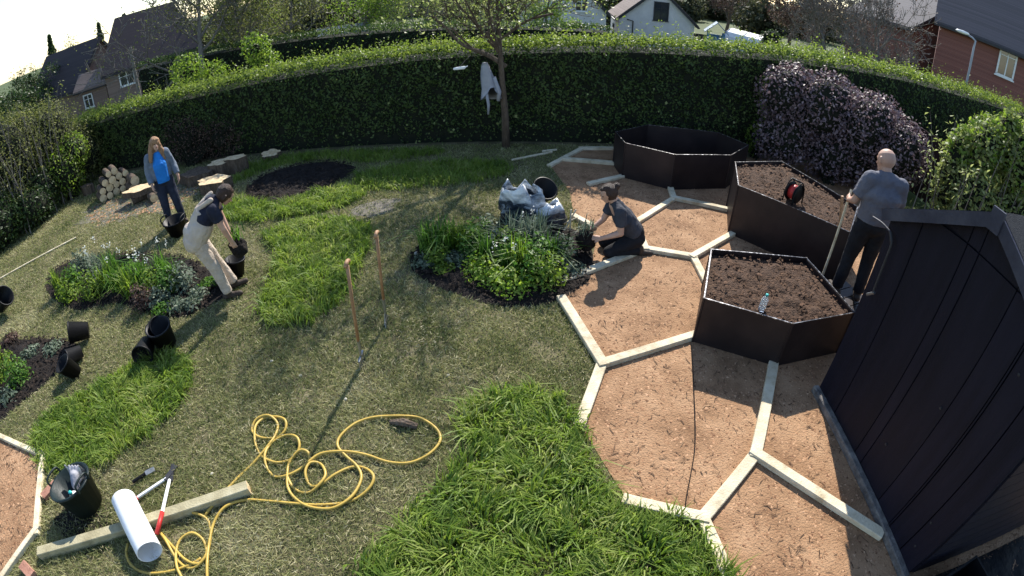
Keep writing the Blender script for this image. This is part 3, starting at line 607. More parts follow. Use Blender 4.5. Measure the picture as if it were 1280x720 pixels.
# purple shrub in the corner and the pale shrub by the shed
bush('purple_leaved_shrub', 'big purple leaved shrub overhanging the corner behind the bald man', (6.7, 8.9, 0),
     [((-1.0, .7, 1.6), (.8, .6, .75)), ((-.2, .4, 1.5), (1.0, .7, .85)), ((.7, -.1, 1.35), (.95, .75, .85)), ((1.2, -.7, 1.1), (.7, .7, .8)), ((.5, .2, .6), (1.3, .8, .7)), ((-1.0, .6, .7), (.7, .6, .7))], 430, .085, M['lf_purple'], stems=20)
bush('pale_shrub', 'pale green leafy shrub growing above the shed roof', (8.6, 6.4, 0),
     [((.1, .3, 1.9), (.5, .5, .7)), ((.0, .1, .85), (.6, .6, .9)), ((1.1, -.2, 1.9), (.8, .7, 1.0)), ((.9, -.3, .8), (.9, .8, .8)), ((2.0, -.5, 2.0), (.8, .8, 1.0)), ((-.35, .5, 1.3), (.35, .4, 1.0)), ((.6, .2, 2.4), (.3, .3, .5)), ((1.6, -.3, 2.7), (.35, .3, .5))], 300, .12, M['lf_pale'], stems=20, m2=M['lf_fresh'])
bush('broad_leaved_shrub', 'fresh green broad leaved shrub against the clipped hedge', (5.4, 10.0, 0), [((0, 0, 1.5), (.25, .25, .5)), ((.15, -.05, .9), (.22, .2, .5)), ((-.1, .05, .45), (.25, .2, .4))], 300, .08, M['lf_fresh'], core=.4)
shoots('pale_shrub', 'upright pale green shoots in front of the shrub above the shed', (7.9, 6.7, 0), [(random.uniform(-.3, 1.3), random.uniform(-.9, .5)) for _ in range(34)], 2.25, .55, M['lf_pale'], .10, 46, seed=4)
shoots('bright_shoots', 'bright yellow green shoots standing above the pale shrub', (9.6, 6.2, 0), [(random.uniform(-.6, .9), random.uniform(-.8, .6)) for _ in range(22)], 3.1, .6, M['lf_fresh'], .12, 44, seed=5)
P = np.stack([rng.uniform(-4, 8, 420), rng.uniform(10.02, 10.2, 420), np.abs(rng.normal(size=420)) * .55 + .1], 1); k = wob(P[:, 0] * 2, P[:, 2] * 2, 1, 3) > .1
tag(leaves('ivy', P[k], np.tile([0, -1, .5], (k.sum(), 1)), rng.uniform(.04, .09, k.sum()), M['lf_pale'], None, .8, .7), 'scattered pale ivy leaves along the foot of the long hedge', 'ivy', kind='stuff')
# boards added in place of the dark reddish shade behind the man
fe = empty('shade_boards', (9.3, 9.8, 0), 0, 'dark reddish boards standing in for the shade behind the shrubs', 'fence')
for i in range(18):
    mb = MB(); mb.box((.06 * (i % 2) * .3, -.155 * i, .78 + random.uniform(-.01, .01)), (.018, .145, 1.5)); mb.build('board', M['fence'], fe)
for zz in (.4, 1.2):
    mb = MB(); mb.bar((.06, .1, zz), (.06, -2.8, zz), .04, .08); mb.build('rail', M['fence'], fe)
# left boundary shrubs
LB = [('feathery_shrub', 'tall feathery olive shrub at the end of the clipped hedge', (-11.6, 9.4), [((0, 0, 1.3), (.9, .9, 1.3)), ((-.5, -.5, 1.7), (.8, .7, 1.0)), ((.3, .5, .8), (.9, .8, .9))], 'lf_olive', .085),
      ('willowy_shrub', 'willowy upright shrub of fine olive stems on the boundary', (-11.9, 7.9), [((0, .2, 1.4), (.9, .9, 1.5)), ((-.6, -.5, 1.5), (.9, .8, 1.3)), ((.2, -.2, .6), (.9, .8, .7))], 'lf_olive', .07),
      ('glossy_shrub', 'low dark glossy shrub hanging over the lawn edge', (-11.4, 6.6), [((0, 0, .6), (.8, .9, .7)), ((-.7, -.6, .9), (.9, .9, .9)), ((.2, .8, .45), (.6, .6, .5))], 'lf_dark', .085),
      ('bright_shrub', 'bright green shrub between the olive shrubs and the hedge', (-10.9, 8.9), [((0, 0, .7), (.55, .6, .75)), ((.1, .4, 1.1), (.5, .5, .5))], 'lf_fresh', .075),
      ('glossy_shrub', 'dark glossy shrub under the willowy olive shrub', (-10.9, 7.6), [((0, 0, .45), (.5, .7, .5)), ((-.2, .6, .6), (.5, .5, .6))], 'lf_dark', .08),
      ('glossy_shrub', 'tall dark shrub at the outer end of the lawn', (-12.4, 5.2), [((0, 0, .9), (.9, 1.0, 1.0)), ((-.4, .6, 1.6), (.8, .8, .8))], 'lf_hedge', .085)]
for nm, lab, (x, y), bl, mk, ls in LB: bush(nm, lab, (x, y, 0), bl, 420, ls, M[mk], stems=26, asp=.35 if mk == 'lf_olive' else .5)
shoots('willowy_shrub', 'spray of fine upright olive stems in front of the willowy shrub', (-11.2, 7.9, 0), [(random.uniform(-.8, .5), random.uniform(-.8, .9)) for _ in range(60)], 2.5, .8, M['lf_olive'], .07, 46, seed=6)
shoots('willowy_shrub', 'spray of olive stems beside the bright green boundary shrub', (-11.6, 9.3, 0), [(random.uniform(-.7, .7), random.uniform(-.7, .7)) for _ in range(40)], 2.6, .8, M['lf_olive'], .075, 46, seed=7)
bush('twiggy_shrub', 'brown twiggy shrub in the hedge behind the woman in blue', (-7.6, 10.1, 0), [((0, 0, .6), (.8, .25, .65)), ((.9, .05, .5), (.7, .22, .55))], 330, .05, M['lf_red'], stems=60, core=.3)
bush('leafy_sapling', 'bright leafy sapling poking above the far end of the hedge', (-8.6, 12.2, zt(-8.6, 12.2)), [((0, 0, 2.0), (.6, .5, .55)), ((.7, .2, 1.8), (.5, .4, .4))], 260, .09, M['lf_fresh'], 'sapling', core=.3)
bush('leafy_sapling', 'bright leafy sapling rising beside the dark neighbouring hedge', (-6.6, 12.6, zt(-6.6, 12.6)), [((0, 0, 2.2), (.45, .4, .5)), ((.2, .1, 1.7), (.5, .4, .5))], 260, .09, M['lf_fresh'], 'sapling', core=.3)

def tree(name, label, base, height, r0, m_leaf, nleaf, ls, seed, spread=.8, depth=4, bark='barkg', lean=(0, 0), first=.35, group=None, droop=0.0, cat='tree', kids=4, twig=.012, straight=False):
    rd = random.Random(seed); e = empty(name, base, 0, label, cat, group); tr, br = MB(), MB(); tips = []
    def seg(p, d, L, r, lv):
        jt = .13 if lv or not straight else .02
        n = 4 if lv < 2 else 3; pts = [p]; q = p.copy(); dd = d.copy()
        for i in range(n):
            dd = (dd + Vector((rd.gauss(0, jt), rd.gauss(0, jt), rd.gauss(0, .08) + (.06 if lv else .02) - droop * lv * .05))).normalized(); q = q + dd * (L / n); pts.append(q.copy())
        rr = [max(twig * .45, r * (1 - .62 * i / n)) for i in range(n + 1)]; (tr if lv == 0 else br).tube(pts, rr, 8 if lv == 0 else (5 if lv < 3 else 3), lv == 0)
        if lv >= depth - 2: tips.extend(pts[1:])
        if lv < depth:
            k = kids + (2 if lv == 0 else 0)
            for j in range(k):
                t = rd.uniform(first if lv == 0 else .2, 1.0); i = min(n - 1, int(t * n)); b = pts[i].lerp(pts[i + 1], t * n - i); a = rd.uniform(0, 6.283)
                _, s, u = frame(dd); nd = (dd * rd.uniform(.35, .9) + (s * math.cos(a) + u * math.sin(a)) * spread + Vector((0, 0, .12))).normalized()
                seg(b, nd, L * rd.uniform(.42, .68), max(twig * .6, rr[i] * .55), lv + 1)
            seg(pts[-1], dd, L * .55, rr[-1], lv + 1)
    seg(Vector((0, 0, 0)), Vector((lean[0], lean[1], 1)).normalized(), height * .5, r0, 0)
    tr.build('trunk', M[bark], e, True); br.build('branches', M[bark], e)
    if nleaf:
        T = np.array([tuple(t) for t in tips]); i = rng.integers(0, len(T), nleaf); P = T[i] + rng.normal(size=(nleaf, 3)) * height * .028
        leaves('crown', P, np.tile([0, 0, .5], (nleaf, 1)), rng.uniform(.6, 1.3, nleaf) * ls, m_leaf, e, .55, 1.0)
    return e
def gt(px, d): r = ray(px, 60); k = d / math.hypot(r.x, r.y); x, y = r.x * k, r.y * k; return (x, y, zt(x, y))
# the young tree standing in front of the hedge, its crown reaching out over it
e = tree('young_fruit_tree', 'slim fruit tree with a bare trunk in front of the hedge', (-.12, 10.0, 0), 5.6, .085, M['lf_pale'], 3300, .075, 5, 1.0, 4, 'bark', (0, .0), .62, straight=True)
mb = MB(); mb.tube(catmull([(0, .0, 1.7), (-.35, -.05, 1.95), (-.8, -.05, 2.15), (-1.15, .05, 2.5), (-1.4, .1, 2.75)], 5), [.05] * 8 + [.035] * 13, 7); mb.tube(catmull([(-.6, -.05, 2.05), (-1.0, -.1, 2.5), (-1.1, -.2, 3.0)], 4), .022, 6); mb.tube(catmull([(.0, 0, 2.3), (.4, .1, 2.6), (.9, .1, 2.75)], 4), .025, 6); mb.build('limb', M['bark'], e)
TREES = [('bare_tree', 'bare twiggy tree in front of the dark roofed house', 238, 19, 8.6, .14, 'lf_olive', 2600, .08, 21, 'barkg'),
         ('leafing_tree', 'olive tree coming into leaf above the neighbouring hedge', 296, 21, 8.2, .13, 'lf_olive', 9000, .10, 22, 'barkg'),
         ('leafing_tree', 'grey brown tree with sparse new leaves beside the blue grey panels', 356, 23, 8.0, .12, 'lf_olive', 6500, .10, 23, 'barkg'),
         ('broadleaf_tree', 'fresh green broadleaf tree beyond the neighbouring hedge', 440, 26, 7.0, .14, 'lf_fresh', 7000, .12, 24, 'barkg'),
         ('broadleaf_tree', 'pale green broadleaf tree just behind the fruit tree', 540, 22, 6.2, .12, 'lf_pale', 5600, .11, 25, 'barkg'),
         ('broadleaf_tree', 'green tree in front of the whitewashed house', 676, 25, 5.6, .12, 'lf_fresh', 4800, .11, 26, 'barkg'),
         ('bare_tree', 'grey bare tree beyond the clipped conifer', 1035, 27, 6.4, .15, 'lf_red', 800, .10, 27, 'barkg'),
         ('bare_tree', 'broad bare tree with dense twigs next to the brick house', 1105, 22, 5.8, .15, 'lf_red', 1500, .09, 28, 'barkg'),
         ('bare_tree', 'bare tree between the two other bare trees', 1070, 30, 7.0, .15, 'lf_red', 900, .10, 29, 'barkg'),
         ('dark_tree', 'dark tree standing behind the brick house roof', 1268, 42, 9.5, .2, 'lf_dark', 6000, .2, 30, 'bark'),
         ('dark_tree', 'dark tree behind the polytunnel garden', 905, 62, 11.0, .25, 'lf_red', 6500, .24, 31, 'bark'),
         ('dark_tree', 'dark tree next to the polytunnel garden', 985, 52, 10, .22, 'lf_red', 5200, .22, 32, 'bark'),
         ('dark_tree', 'tall dark tree behind the cottage gable', 740, 64, 11, .25, 'lf_dark', 6500, .24, 33, 'bark'),
         ('broadleaf_tree', 'yellow green tree between the two brown houses', 100, 56, 8.5, .2, 'lf_olive', 5200, .2, 34, 'barkg'),
         ('broadleaf_tree', 'green tree far behind the fruit tree crown', 610, 40, 9.0, .2, 'lf_hedge_top', 6500, .17, 36, 'barkg'),
         ('broadleaf_tree', 'big green tree far behind the bare twiggy tree', 330, 44, 10.0, .2, 'lf_hedge_top', 6500, .17, 37, 'barkg')]
for nm, lab, px, d, h, r0, mk, nl, ls, sd, bk in TREES: tree(nm, lab, gt(px, d), h, r0, M[mk], nl, ls, sd, .85, 4, bk, first=.3, kids=5 if 'bare' in nm else 4, twig=.02 if 'bare' in nm else .014)
def conifer(px, d, h, label):
    b = gt(px, d); e = empty('conifer_tree', b, 0, label, 'tree'); mb = MB(); mb.tube([(0, 0, 0), (0, 0, h)], [.18, .03], 6); mb.build('trunk', M['bark'], e)
    n = 2600; t = rng.uniform(.08, 1, n) ** .8; a = rng.uniform(0, 6.28, n); tier = .75 + .25 * np.sin(t * 40); r = (1 - t) * h * .24 * tier * rng.uniform(.3, 1, n) + .1
    P = np.stack([np.cos(a) * r, np.sin(a) * r, t * h - r * .25], 1); leaves('crown', P, np.stack([np.cos(a), np.sin(a), .3 + 0 * a], 1), .42 * rng.uniform(.6, 1.3, n), M['lf_dark'], e, .35, .7)
for px_, d_, h_, sd_, lb_ in ((6, 44, 6.5, 51, 'dark tree at the far end of the brown houses'), (34, 50, 6.8, 52, 'dark tree behind the steep brown gable'), (-20, 40, 6.5, 53, 'dark tree outside the row of brown houses')): tree('dark_tree', lb_, gt(px_, d_), h_, .16, M['lf_dark'], 4200, .2, sd_, .8, 4, 'bark', first=.15)
conifer(64, 60, 9.2, 'dark conifer rising behind the brown roofed house'); conifer(128, 70, 9.0, 'small dark conifer beside the yellow green tree'); conifer(4, 62, 5.0, 'distant conifer at the far end of the houses'); conifer(30, 66, 6.0, 'distant conifer beside the steep brown roof')
bush('clipped_conifer', 'clipped dark green conifer block in the far garden', gt(962, 31), [((0, 0, .7), (.85, .7, 1.0)), ((0, 0, 1.35), (.78, .65, .7)), ((0, 0, 2.0), (.7, .6, .5))], 200, .12, M['lf_dark'])
bush('garden_shrub', 'brownish shrub beside the cottage gable', gt(758, 33), [((0, 0, .8), (.9, .7, .9)), ((.3, 0, 1.3), (.5, .5, .5))], 120, .13, M['lf_olive'])
bush('garden_shrub', 'green shrub in front of the whitewashed house', gt(712, 30), [((0, 0, 1.2), (1.0, .8, 1.2)), ((.3, 0, 2.0), (.7, .6, .6))], 120, .13, M['lf_fresh'])
bush('garden_shrub', 'rounded shrub in the far lawn garden', gt(910, 36), [((0, 0, .5), (1.6, .8, .6)), ((1.5, .3, .4), (1.2, .8, .5))], 110, .13, M['lf_fresh'])
bush('garden_shrub', 'pale bush below the brick house lamp', gt(1198, 19), [((0, 0, 2.0), (.3, .3, .55)), ((.05, 0, 1.2), (.3, .3, .6))], 260, .10, M['lf_pale'], core=.4)
bush('garden_shrub', 'leafy bush behind the pale shrub by the shed', gt(1262, 15), [((0, 0, 1.0), (1.0, .9, 1.1)), ((.5, .3, 1.7), (.8, .7, .7))], 240, .10, M['lf_hedge_top'])
bush('garden_shrub', 'grey shrub in front of the brown houses', gt(20, 20), [((0, 0, 1.0), (1.6, 1.2, 1.1))], 160, .11, M['lf_red'])

# the wooded skyline far behind the houses: too far off to tell tree from tree
TP, TN, TSz = [], [], []
for a in np.arange(-64, 66, 1.6):
    d = 88 + 14 * math.sin(a * .37) + random.uniform(-8, 8); x, y = d * math.sin(R(a)), d * math.cos(R(a)); z0 = zt(x, y); hgt = random.uniform(3.5, 8.0) if a > -40 else random.uniform(3.0, 5.2); rr = random.uniform(2.5, 4.2)
    P_, N_, S_ = bush_leaves([((x, y, z0 + hgt * .55), (rr, rr, hgt * .6)), ((x + random.uniform(-2, 2), y, z0 + hgt * .3), (rr * 1.2, rr, hgt * .4))], 4.2, .75); TP.append(P_ if len(P_) else np.zeros((0, 3))); TN.append(N_); TSz.append(S_)
tag(leaves('wooded_skyline', np.concatenate(TP), np.concatenate(TN), np.concatenate(TSz), M['lf_wood'], None, .7, .9), 'distant mass of woodland behind the houses', 'woodland', kind='stuff')

# ------------------------------------------------------------------ houses beyond the gardens
def face_to(x, y): return math.atan2(-x, y)       # rotation that turns local -Y towards the camera at the origin
def house(label, base, rz, w, d, ev, ap, wall, roof, wins=(), over=.35, name='house', chim=None, pipe=None, fm='whiteframe', hip=0.0):
    e = empty(name, base, rz, label, 'house'); x, y = w / 2, d / 2
    mb = MB(); V = [(-x, -y, 0), (x, -y, 0), (x, -y, ev), (0, -y, ap), (-x, -y, ev), (-x, y, 0), (x, y, 0), (x, y, ev), (0, y, ap), (-x, y, ev)]
    mb.add(V, [(0, 1, 2, 3, 4), (9, 8, 7, 6, 5), (1, 6, 7, 2), (5, 0, 4, 9)] if not hip else [(0, 1, 2, 4), (9, 7, 6, 5), (1, 6, 7, 2), (5, 0, 4, 9)]); mb.build('wall', wall, e)
    sl = (ap - ev) / x
    for s in (-1, 1):
        mb = MB(); xe = s * (x + over); ze = ev - sl * over; t = .14; a, b = -y - over, y + over
        P = [(0, a + hip, ap + .02), (xe, a, ze + .02), (xe, b, ze + .02), (0, b - hip, ap + .02)]; P += [(p[0], p[1], p[2] + t) for p in P]
        mb.add(P, [(3, 2, 1, 0), (4, 5, 6, 7), (0, 1, 5, 4), (1, 2, 6, 5), (2, 3, 7, 6), (3, 0, 4, 7)]); r = mb.build('roof', roof, e)
        mb = MB(); mb.bar((xe + s * .06, a, ze), (xe + s * .06, b, ze), .1, .1); mb.build('gutter', M['darkframe'], r)
        mb = MB()
        if hip:
            yy, dy = (a, 1) if s < 0 else (b, -1); T = [(-x - over, yy, ze + .02), (x + over, yy, ze + .02), (0, yy + dy * hip, ap + .02)]; T += [(p[0], p[1], p[2] + t) for p in T]; mb.add(T, [(0, 1, 2), (5, 4, 3), (0, 3, 4, 1), (1, 4, 5, 2), (2, 5, 3, 0)]); mb.build('hip_end', roof, r)
        else: mb.bar((0, a - .03, ap - .02), (xe, a - .03, ze - .02), .03, .2); mb.build('barge_board', M['darkframe'], r)
    if chim: mb = MB(); mb.box((chim[0], chim[1], ap + .3), (.7, .6, 1.6)); mb.tube([(chim[0], chim[1], ap + 1.1), (chim[0], chim[1], ap + 1.4)], .12, 8); mb.build('chimney', wall, e)
    for fc, u, z, ww, hh in wins:
        if fc == 'f': o, dx, nn = Vector((u, -y, z)), Vector((1, 0, 0)), Vector((0, -1, 0))
        elif fc == 'l': o, dx, nn = Vector((-x, u, z)), Vector((0, -1, 0)), Vector((-1, 0, 0))
        else: o, dx, nn = Vector((x, u, z)), Vector((0, 1, 0)), Vector((1, 0, 0))
        up = Vector((0, 0, 1)); mb = MB()
        for sx in (-1, 1): mb.bar(o + dx * sx * ww / 2 + nn * .03 - up * hh / 2, o + dx * sx * ww / 2 + nn * .03 + up * hh / 2, .09, .09)
        for sz in (-1, 1): mb.bar(o + up * sz * hh / 2 + nn * .03 - dx * (ww / 2 + .04), o + up * sz * hh / 2 + nn * .03 + dx * (ww / 2 + .04), .09, .09)
        mb.bar(o + nn * .025 - up * hh / 2, o + nn * .025 + up * hh / 2, .06, .06); mb.bar(o + nn * .022 - dx * ww / 2 + up * hh * .15, o + nn * .022 + dx * ww / 2 + up * hh * .15, .04, .04)
        f = mb.build('window', M[fm], e); mb = MB()
        mb.add([o + nn * .012 + dx * a * ww / 2 + up * b * hh / 2 for a, b in ((-1, -1), (1, -1), (1, 1), (-1, 1))], [(0, 1, 2, 3)]); mb.build('pane', M['glass'], f)
        mb = MB(); mb.bar(o + nn * .06 - dx * (ww / 2 + .1) - up * (hh / 2 + .06), o + nn * .06 + dx * (ww / 2 + .1) - up * (hh / 2 + .06), .12, .06); mb.build('sill', M[fm], f)
    if pipe: 
        mb = MB(); q = pipe; mb.tube([(q - .5, -y - .08, ev - .15), (q, -y - .08, ev - .25), (q, -y - .08, 0)], .05, 6); mb.build('downpipe', M['darkframe'], e)
    return e
def hp(px, py, d): p = at(px, py, d); return p
# white cottage gable
D = 44; a, b = at(777, 40, D), at(871, 40, D); c = (a + b) / 2; W = (a - b).length; zb = -2.6
ze = at(871, 31, D).z - zb; hs = house('white rendered cottage with a dark framed gable window', (c.x, c.y + 3.2, zb), face_to(c.x, c.y) * .35, W, 7.5, ze, ze + W * .5 * .86, M['render'], M['roofb'], [('f', .25, at(829, 14, D).z - zb, 1.15, 1.5), ('l', .5, 1.4, 1.0, 1.2)], .3, pipe=-W * .32, fm='darkframe')
a, b = at(690, 30, 40), at(747, 30, 40); c = (a + b) / 2
house('whitewashed house half hidden by green shrubs', (c.x - .8, c.y + 3, -2.6), face_to(c.x, c.y) * .5, 6.5, 7, at(747, 14, 40).z + 2.6, at(747, 14, 40).z + 2.6 + 3.2, M['render'], M['slate'], [('f', 1.4, at(718, 4, 40).z + 2.6, .9, 1.1), ('f', -1, 1.6, 1, 1.2)], .25)
# brown houses
D = 40; a, b = at(134, 90, D), at(246, 64, D); c = (a + b) / 2; W = (a - b).length; zb = -3.2; dirv = Vector((c.x, c.y, 0)).normalized(); cc = c + dirv * 3.2 ; ev = (at(170, 78, D).z - zb)
house('brown brick house with a big dark tiled roof behind bare trees', (cc.x, cc.y, zb), face_to(c.x, c.y) + R(90), 6.4, W + .5, ev, ev + 3.5, M['brownwall'], M['rooft'],
      [('l', W * .30, ev - .85, 1.1, 1.0), ('l', -.1, ev - .85, 1.0, 1.0), ('l', -W * .28, ev - .85, 1.2, 1.0), ('l', W * .25, ev - 3.3, 1.0, 1.1)], .3, hip=1.6)
D = 46; c = at(98, 105, D); zb = -3.4; dirv = Vector((c.x, c.y, 0)).normalized(); cc = c + dirv * 4; apz = at(82, 63, D).z - zb
house('brown gabled house with a steep dark roof at the end of the row', (cc.x, cc.y, zb), face_to(c.x, c.y) + R(32), 5.6, 9.0, apz - 3.2, apz, M['brownwall'], M['rooft'], [('f', .5, apz - 3.3, .8, 1.2), ('f', .9, apz - 5.6, 1.0, 1.2)], .3)
c = at(124, 112, 44); house('low brown roofed wing between the two brown houses', (c.x, c.y, -3.2), face_to(c.x, c.y) + R(60), 2.6, 2.8, at(118, 106, 44).z + 3.2, at(112, 92, 44).z + 3.2, M['brownwall'], M['roofb'], [('l', .4, 2.6, .8, 1.0)], .2)
# red brick house
D = 27; zb = -.9; c = at(1236, 75, D); dirv = Vector((c.x, c.y, 0)).normalized(); ev = at(1232, 46, D).z - zb; cc = c + dirv * 3.4
house('red brick house with a slate roof and white sash windows', (cc.x, cc.y, zb), face_to(c.x, c.y) + R(90) + R(6), 6.8, 6.0, ev, ev + 2.9, M['brickwall'], M['slate'], [('l', -.55, at(1243, 70, D).z - zb, .85, 1.45), ('l', -2.4, at(1243, 76, D).z - zb, .8, 1.4)], .3)
c = at(1172, 30, 32); house('dark roofed wing adjoining the red brick house', (c.x + 1.5, c.y + 3, -.9), face_to(c.x, c.y) + R(40), 6.5, 7, at(1172, 45, 32).z + .9, at(1180, -5, 32).z + .9, M['brickwall'], M['slate'], [], .3)
# street lamp, pole, playhouse, polytunnel, panels
lp = at(1210, 95, 22); e = empty('street_lamp', (lp.x, lp.y, 0), face_to(lp.x, lp.y), 'grey street lamp with a white lantern in front of the brick house', 'street lamp'); tz = at(1228, 52, 22).z
mb = MB(); mb.tube([(0, 0, 0), (0, 0, tz - .3), (.02, 0, tz - .08), (-.12, 0, tz), (-.35, 0, tz + .05)], [.06, .045, .04, .035, .03], 8); mb.build('column', M['grid'], e, True)
mb = MB(); mb.lathe([(0, -.07), (.1, -.05), (.13, 0), (.1, .05), (0, .07)], 10, Matrix.Translation((-.55, 0, tz + .08)) @ Matrix.Diagonal((2.3, 1, 1, 1))); mb.build('lantern', M['white'], e, True)
lp = at(176, 125, 30); e = empty('utility_pole', (lp.x, lp.y, lp.z - 1.5), 0, 'slim wooden utility pole in front of the brown brick house', 'pole'); tz = at(160, 60, 30).z - lp.z + 1.5
mb = MB(); mb.tube([(0, 0, 0), (0, 0, tz)], [.11, .08], 8); mb.build('post', M['barkg'], e); mb = MB(); mb.bar((-.4, 0, tz - .2), (.4, 0, tz - .2), .08, .08); mb.build('crossarm', M['barkg'], e)
b = Vector(gt(893, 38)); e = empty('playhouse', b, -.3, 'small blue wooden playhouse on the far lawn', 'playhouse'); g = b.z
for x in (-.55, .55):
    for y in (-.55, .55): mb = MB(); mb.box((x, y, 1.1), (.12, .12, 2.2)); mb.build('post', M['blue'], e)
mb = MB(); mb.box((0, 0, .95), (1.2, 1.2, .1)); mb.build('floor', M['blue'], e); mb = MB(); mb.box((0, .55, 1.5), (1.1, .05, 1.0)); mb.build('wall', M['blue'], e)
for s in (-1, 1): mb = MB(); mb.add([(0, -.8, 2.9), (0, .8, 2.9), (s * .85, .8, 2.15), (s * .85, -.8, 2.15), (0, -.8, 2.97), (0, .8, 2.97), (s * .85, .8, 2.22), (s * .85, -.8, 2.22)], [(0, 1, 2, 3), (7, 6, 5, 4), (0, 4, 5, 1), (1, 5, 6, 2), (2, 6, 7, 3), (3, 7, 4, 0)]); mb.build('roof', M['grid'], e)
mb = MB(); mb.bar((.0, -.6, .95), (-.3, -2.6, .1), .5, .06); mb.build('slide', M['blue'], e)
b = Vector(gt(935, 46)); e = empty('polytunnel', b, .4, 'small white arched polytunnel in the far garden', 'polytunnel')
prof = [(1.3 * math.cos(t * math.pi / 10), 2.0 * math.sin(t * math.pi / 10) ** .8) for t in range(11)]
mb = MB(); V = [(x, y, z) for y in (-2, 2) for x, z in prof]; mb.add(V, [(i, i + 1, i + 12, i + 11) for i in range(10)] + [tuple(range(11, 22))]); mb.build('cover', M['poly'], e, False)
for yy in (-2.01, 0, 2.01): mb = MB(); mb.tube([(x, yy, z) for x, z in prof], .04, 6); mb.build('hoop', M['grid'], e)
mb = MB(); mb.box((0, -2.0, .8), (.9, .05, 1.6)); mb.build('door', M['grid'], e)
b = Vector(gt(432, 24)); e = empty('greenhouse', b, .3, 'pale blue grey greenhouse roof showing above the neighbouring hedge', 'greenhouse'); t0 = at(432, 36, 24).z - b.z; t1 = at(432, 52, 24).z - b.z
for i in range(4):
    x0 = -1.3 + i * .65; mb = MB(); mb.add([(x0, 0, t1 - .25), (x0 + .61, 0, t1 - .25), (x0 + .61, 1.2, t0 + .1), (x0, 1.2, t0 + .1), (x0, 0, t1 - .29), (x0 + .61, 0, t1 - .29), (x0 + .61, 1.2, t0 + .06), (x0, 1.2, t0 + .06)], [(0, 1, 2, 3), (7, 6, 5, 4), (0, 4, 5, 1), (1, 5, 6, 2), (2, 6, 7, 3), (3, 7, 4, 0)]); mb.build('pane', M['grid'], e)
mb = MB(); mb.box((0, .62, (t1 - .3) / 2), (2.5, 1.1, t1 - .3)); mb.build('base', M['brownwall'], e)
fe = empty('far_fence', gt(916, 48), 0, 'dark board fence across the far garden', 'fence')
for i in range(26): mb = MB(); mb.box((-4 + i * .4, 0, .7), (.38, .04, 1.4)); mb.build('board', M['darkframe'], fe)
# ------------------------------------------------------------------ people
def rc(mb, a, b, ra, rb, n=14, fa=False, fb=False, side=None, k=1.0):
    a, b = Vector(a), Vector(b); d = (b - a); L = d.length
    if L < 1e-4: d = Vector((0, 0, 1)); 
    d.normalize(); u = Vector(side) if side is not None else frame(d)[1]; u = (u - d * u.dot(d)).normalized(); v = d.cross(u)
    prof = []
    prof += [(a, 0.0 if not fa else ra)] if fa else [(a - d * ra * math.cos(t), ra * math.sin(t)) for t in (.25, .7, 1.15)]
    prof += [(a, ra), (b, rb)] if not (fa or fb) else ([(b, rb)] if fa else [(a, ra), (b, rb)])
    if not fb: prof += [(b + d * rb * math.cos(t), rb * math.sin(t)) for t in (1.15, .7, .25)]
    V = []; 
    for c, r in prof:
        for j in range(n):
            t = 2 * math.pi * j / n; V.append(c + u * (r * k * math.cos(t)) + v * (r * math.sin(t)))
    m = len(prof); F = [(i * n + j, i * n + (j + 1) % n, (i + 1) * n + (j + 1) % n, (i + 1) * n + j) for i in range(m - 1) for j in range(n)]
    F += [tuple(range(n - 1, -1, -1)), tuple((m - 1) * n + j for j in range(n))]; mb.add(V, F)
def blob(name, mb, vox, m, parent, it=6, rough=0.0):
    me = bpy.data.meshes.new('tmp'); me.from_pydata(mb.v, [], mb.f); o = bpy.data.objects.new('tmp', me); TS = bpy.data.scenes.new('tmp'); TS.collection.objects.link(o)
    r = o.modifiers.new('r', 'REMESH'); r.mode = 'VOXEL'; r.voxel_size = vox
    s = o.modifiers.new('s', 'SMOOTH'); s.factor = .5; s.iterations = it
    vl = TS.view_layers[0]; vl.update(); nm = bpy.data.meshes.new_from_object(o.evaluated_get(vl.depsgraph)); bpy.data.objects.remove(o); bpy.data.meshes.remove(me); bpy.data.scenes.remove(TS)
    if rough:
        k = len(nm.vertices); co = np.empty(k * 3, np.float32); no = np.empty(k * 3, np.float32); nm.vertices.foreach_get('co', co); nm.vertices.foreach_get('normal', no); co = co.reshape(-1, 3); no = no.reshape(-1, 3)
        f = np.array([mn.noise(Vector(c) * 9) + .6 * mn.noise(Vector(c) * 23) for c in co], np.float32); nm.vertices.foreach_set('co', (co + no * (rough * f)[:, None]).ravel()); nm.update()
    nm.name = name; return link(name, nm, m, parent, True)
X1 = Vector((1, 0, 0))
def hand(mb, w, g, pn, sgn, curl=.8):
    w, g, pn = Vector(w), Vector(g).normalized(), Vector(pn).normalized(); s = g.cross(pn).normalized() * sgn
    rc(mb, w, w + g * .07, .022, .024, 10, side=s, k=1.6)
    for i, L in enumerate((.9, 1.0, .95, .75)):
        b = w + g * .078 + s * ((i - 1.5) * .019); c1 = b + (g + pn * .25 * curl) .normalized() * .04 * L; c2 = c1 + (g * (1 - .5 * curl) + pn * curl).normalized() * .038 * L
        rc(mb, b, c1, .0095, .009, 8); rc(mb, c1, c2, .009, .0075, 8)
    b = w + g * .025 - s * .028; c1 = b + (g * .7 - s * .75 + pn * .2).normalized() * .035; c2 = c1 + (g + pn * .4).normalized() * .03
    rc(mb, b, c1, .012, .0105, 8); rc(mb, c1, c2, .0105, .0085, 8)
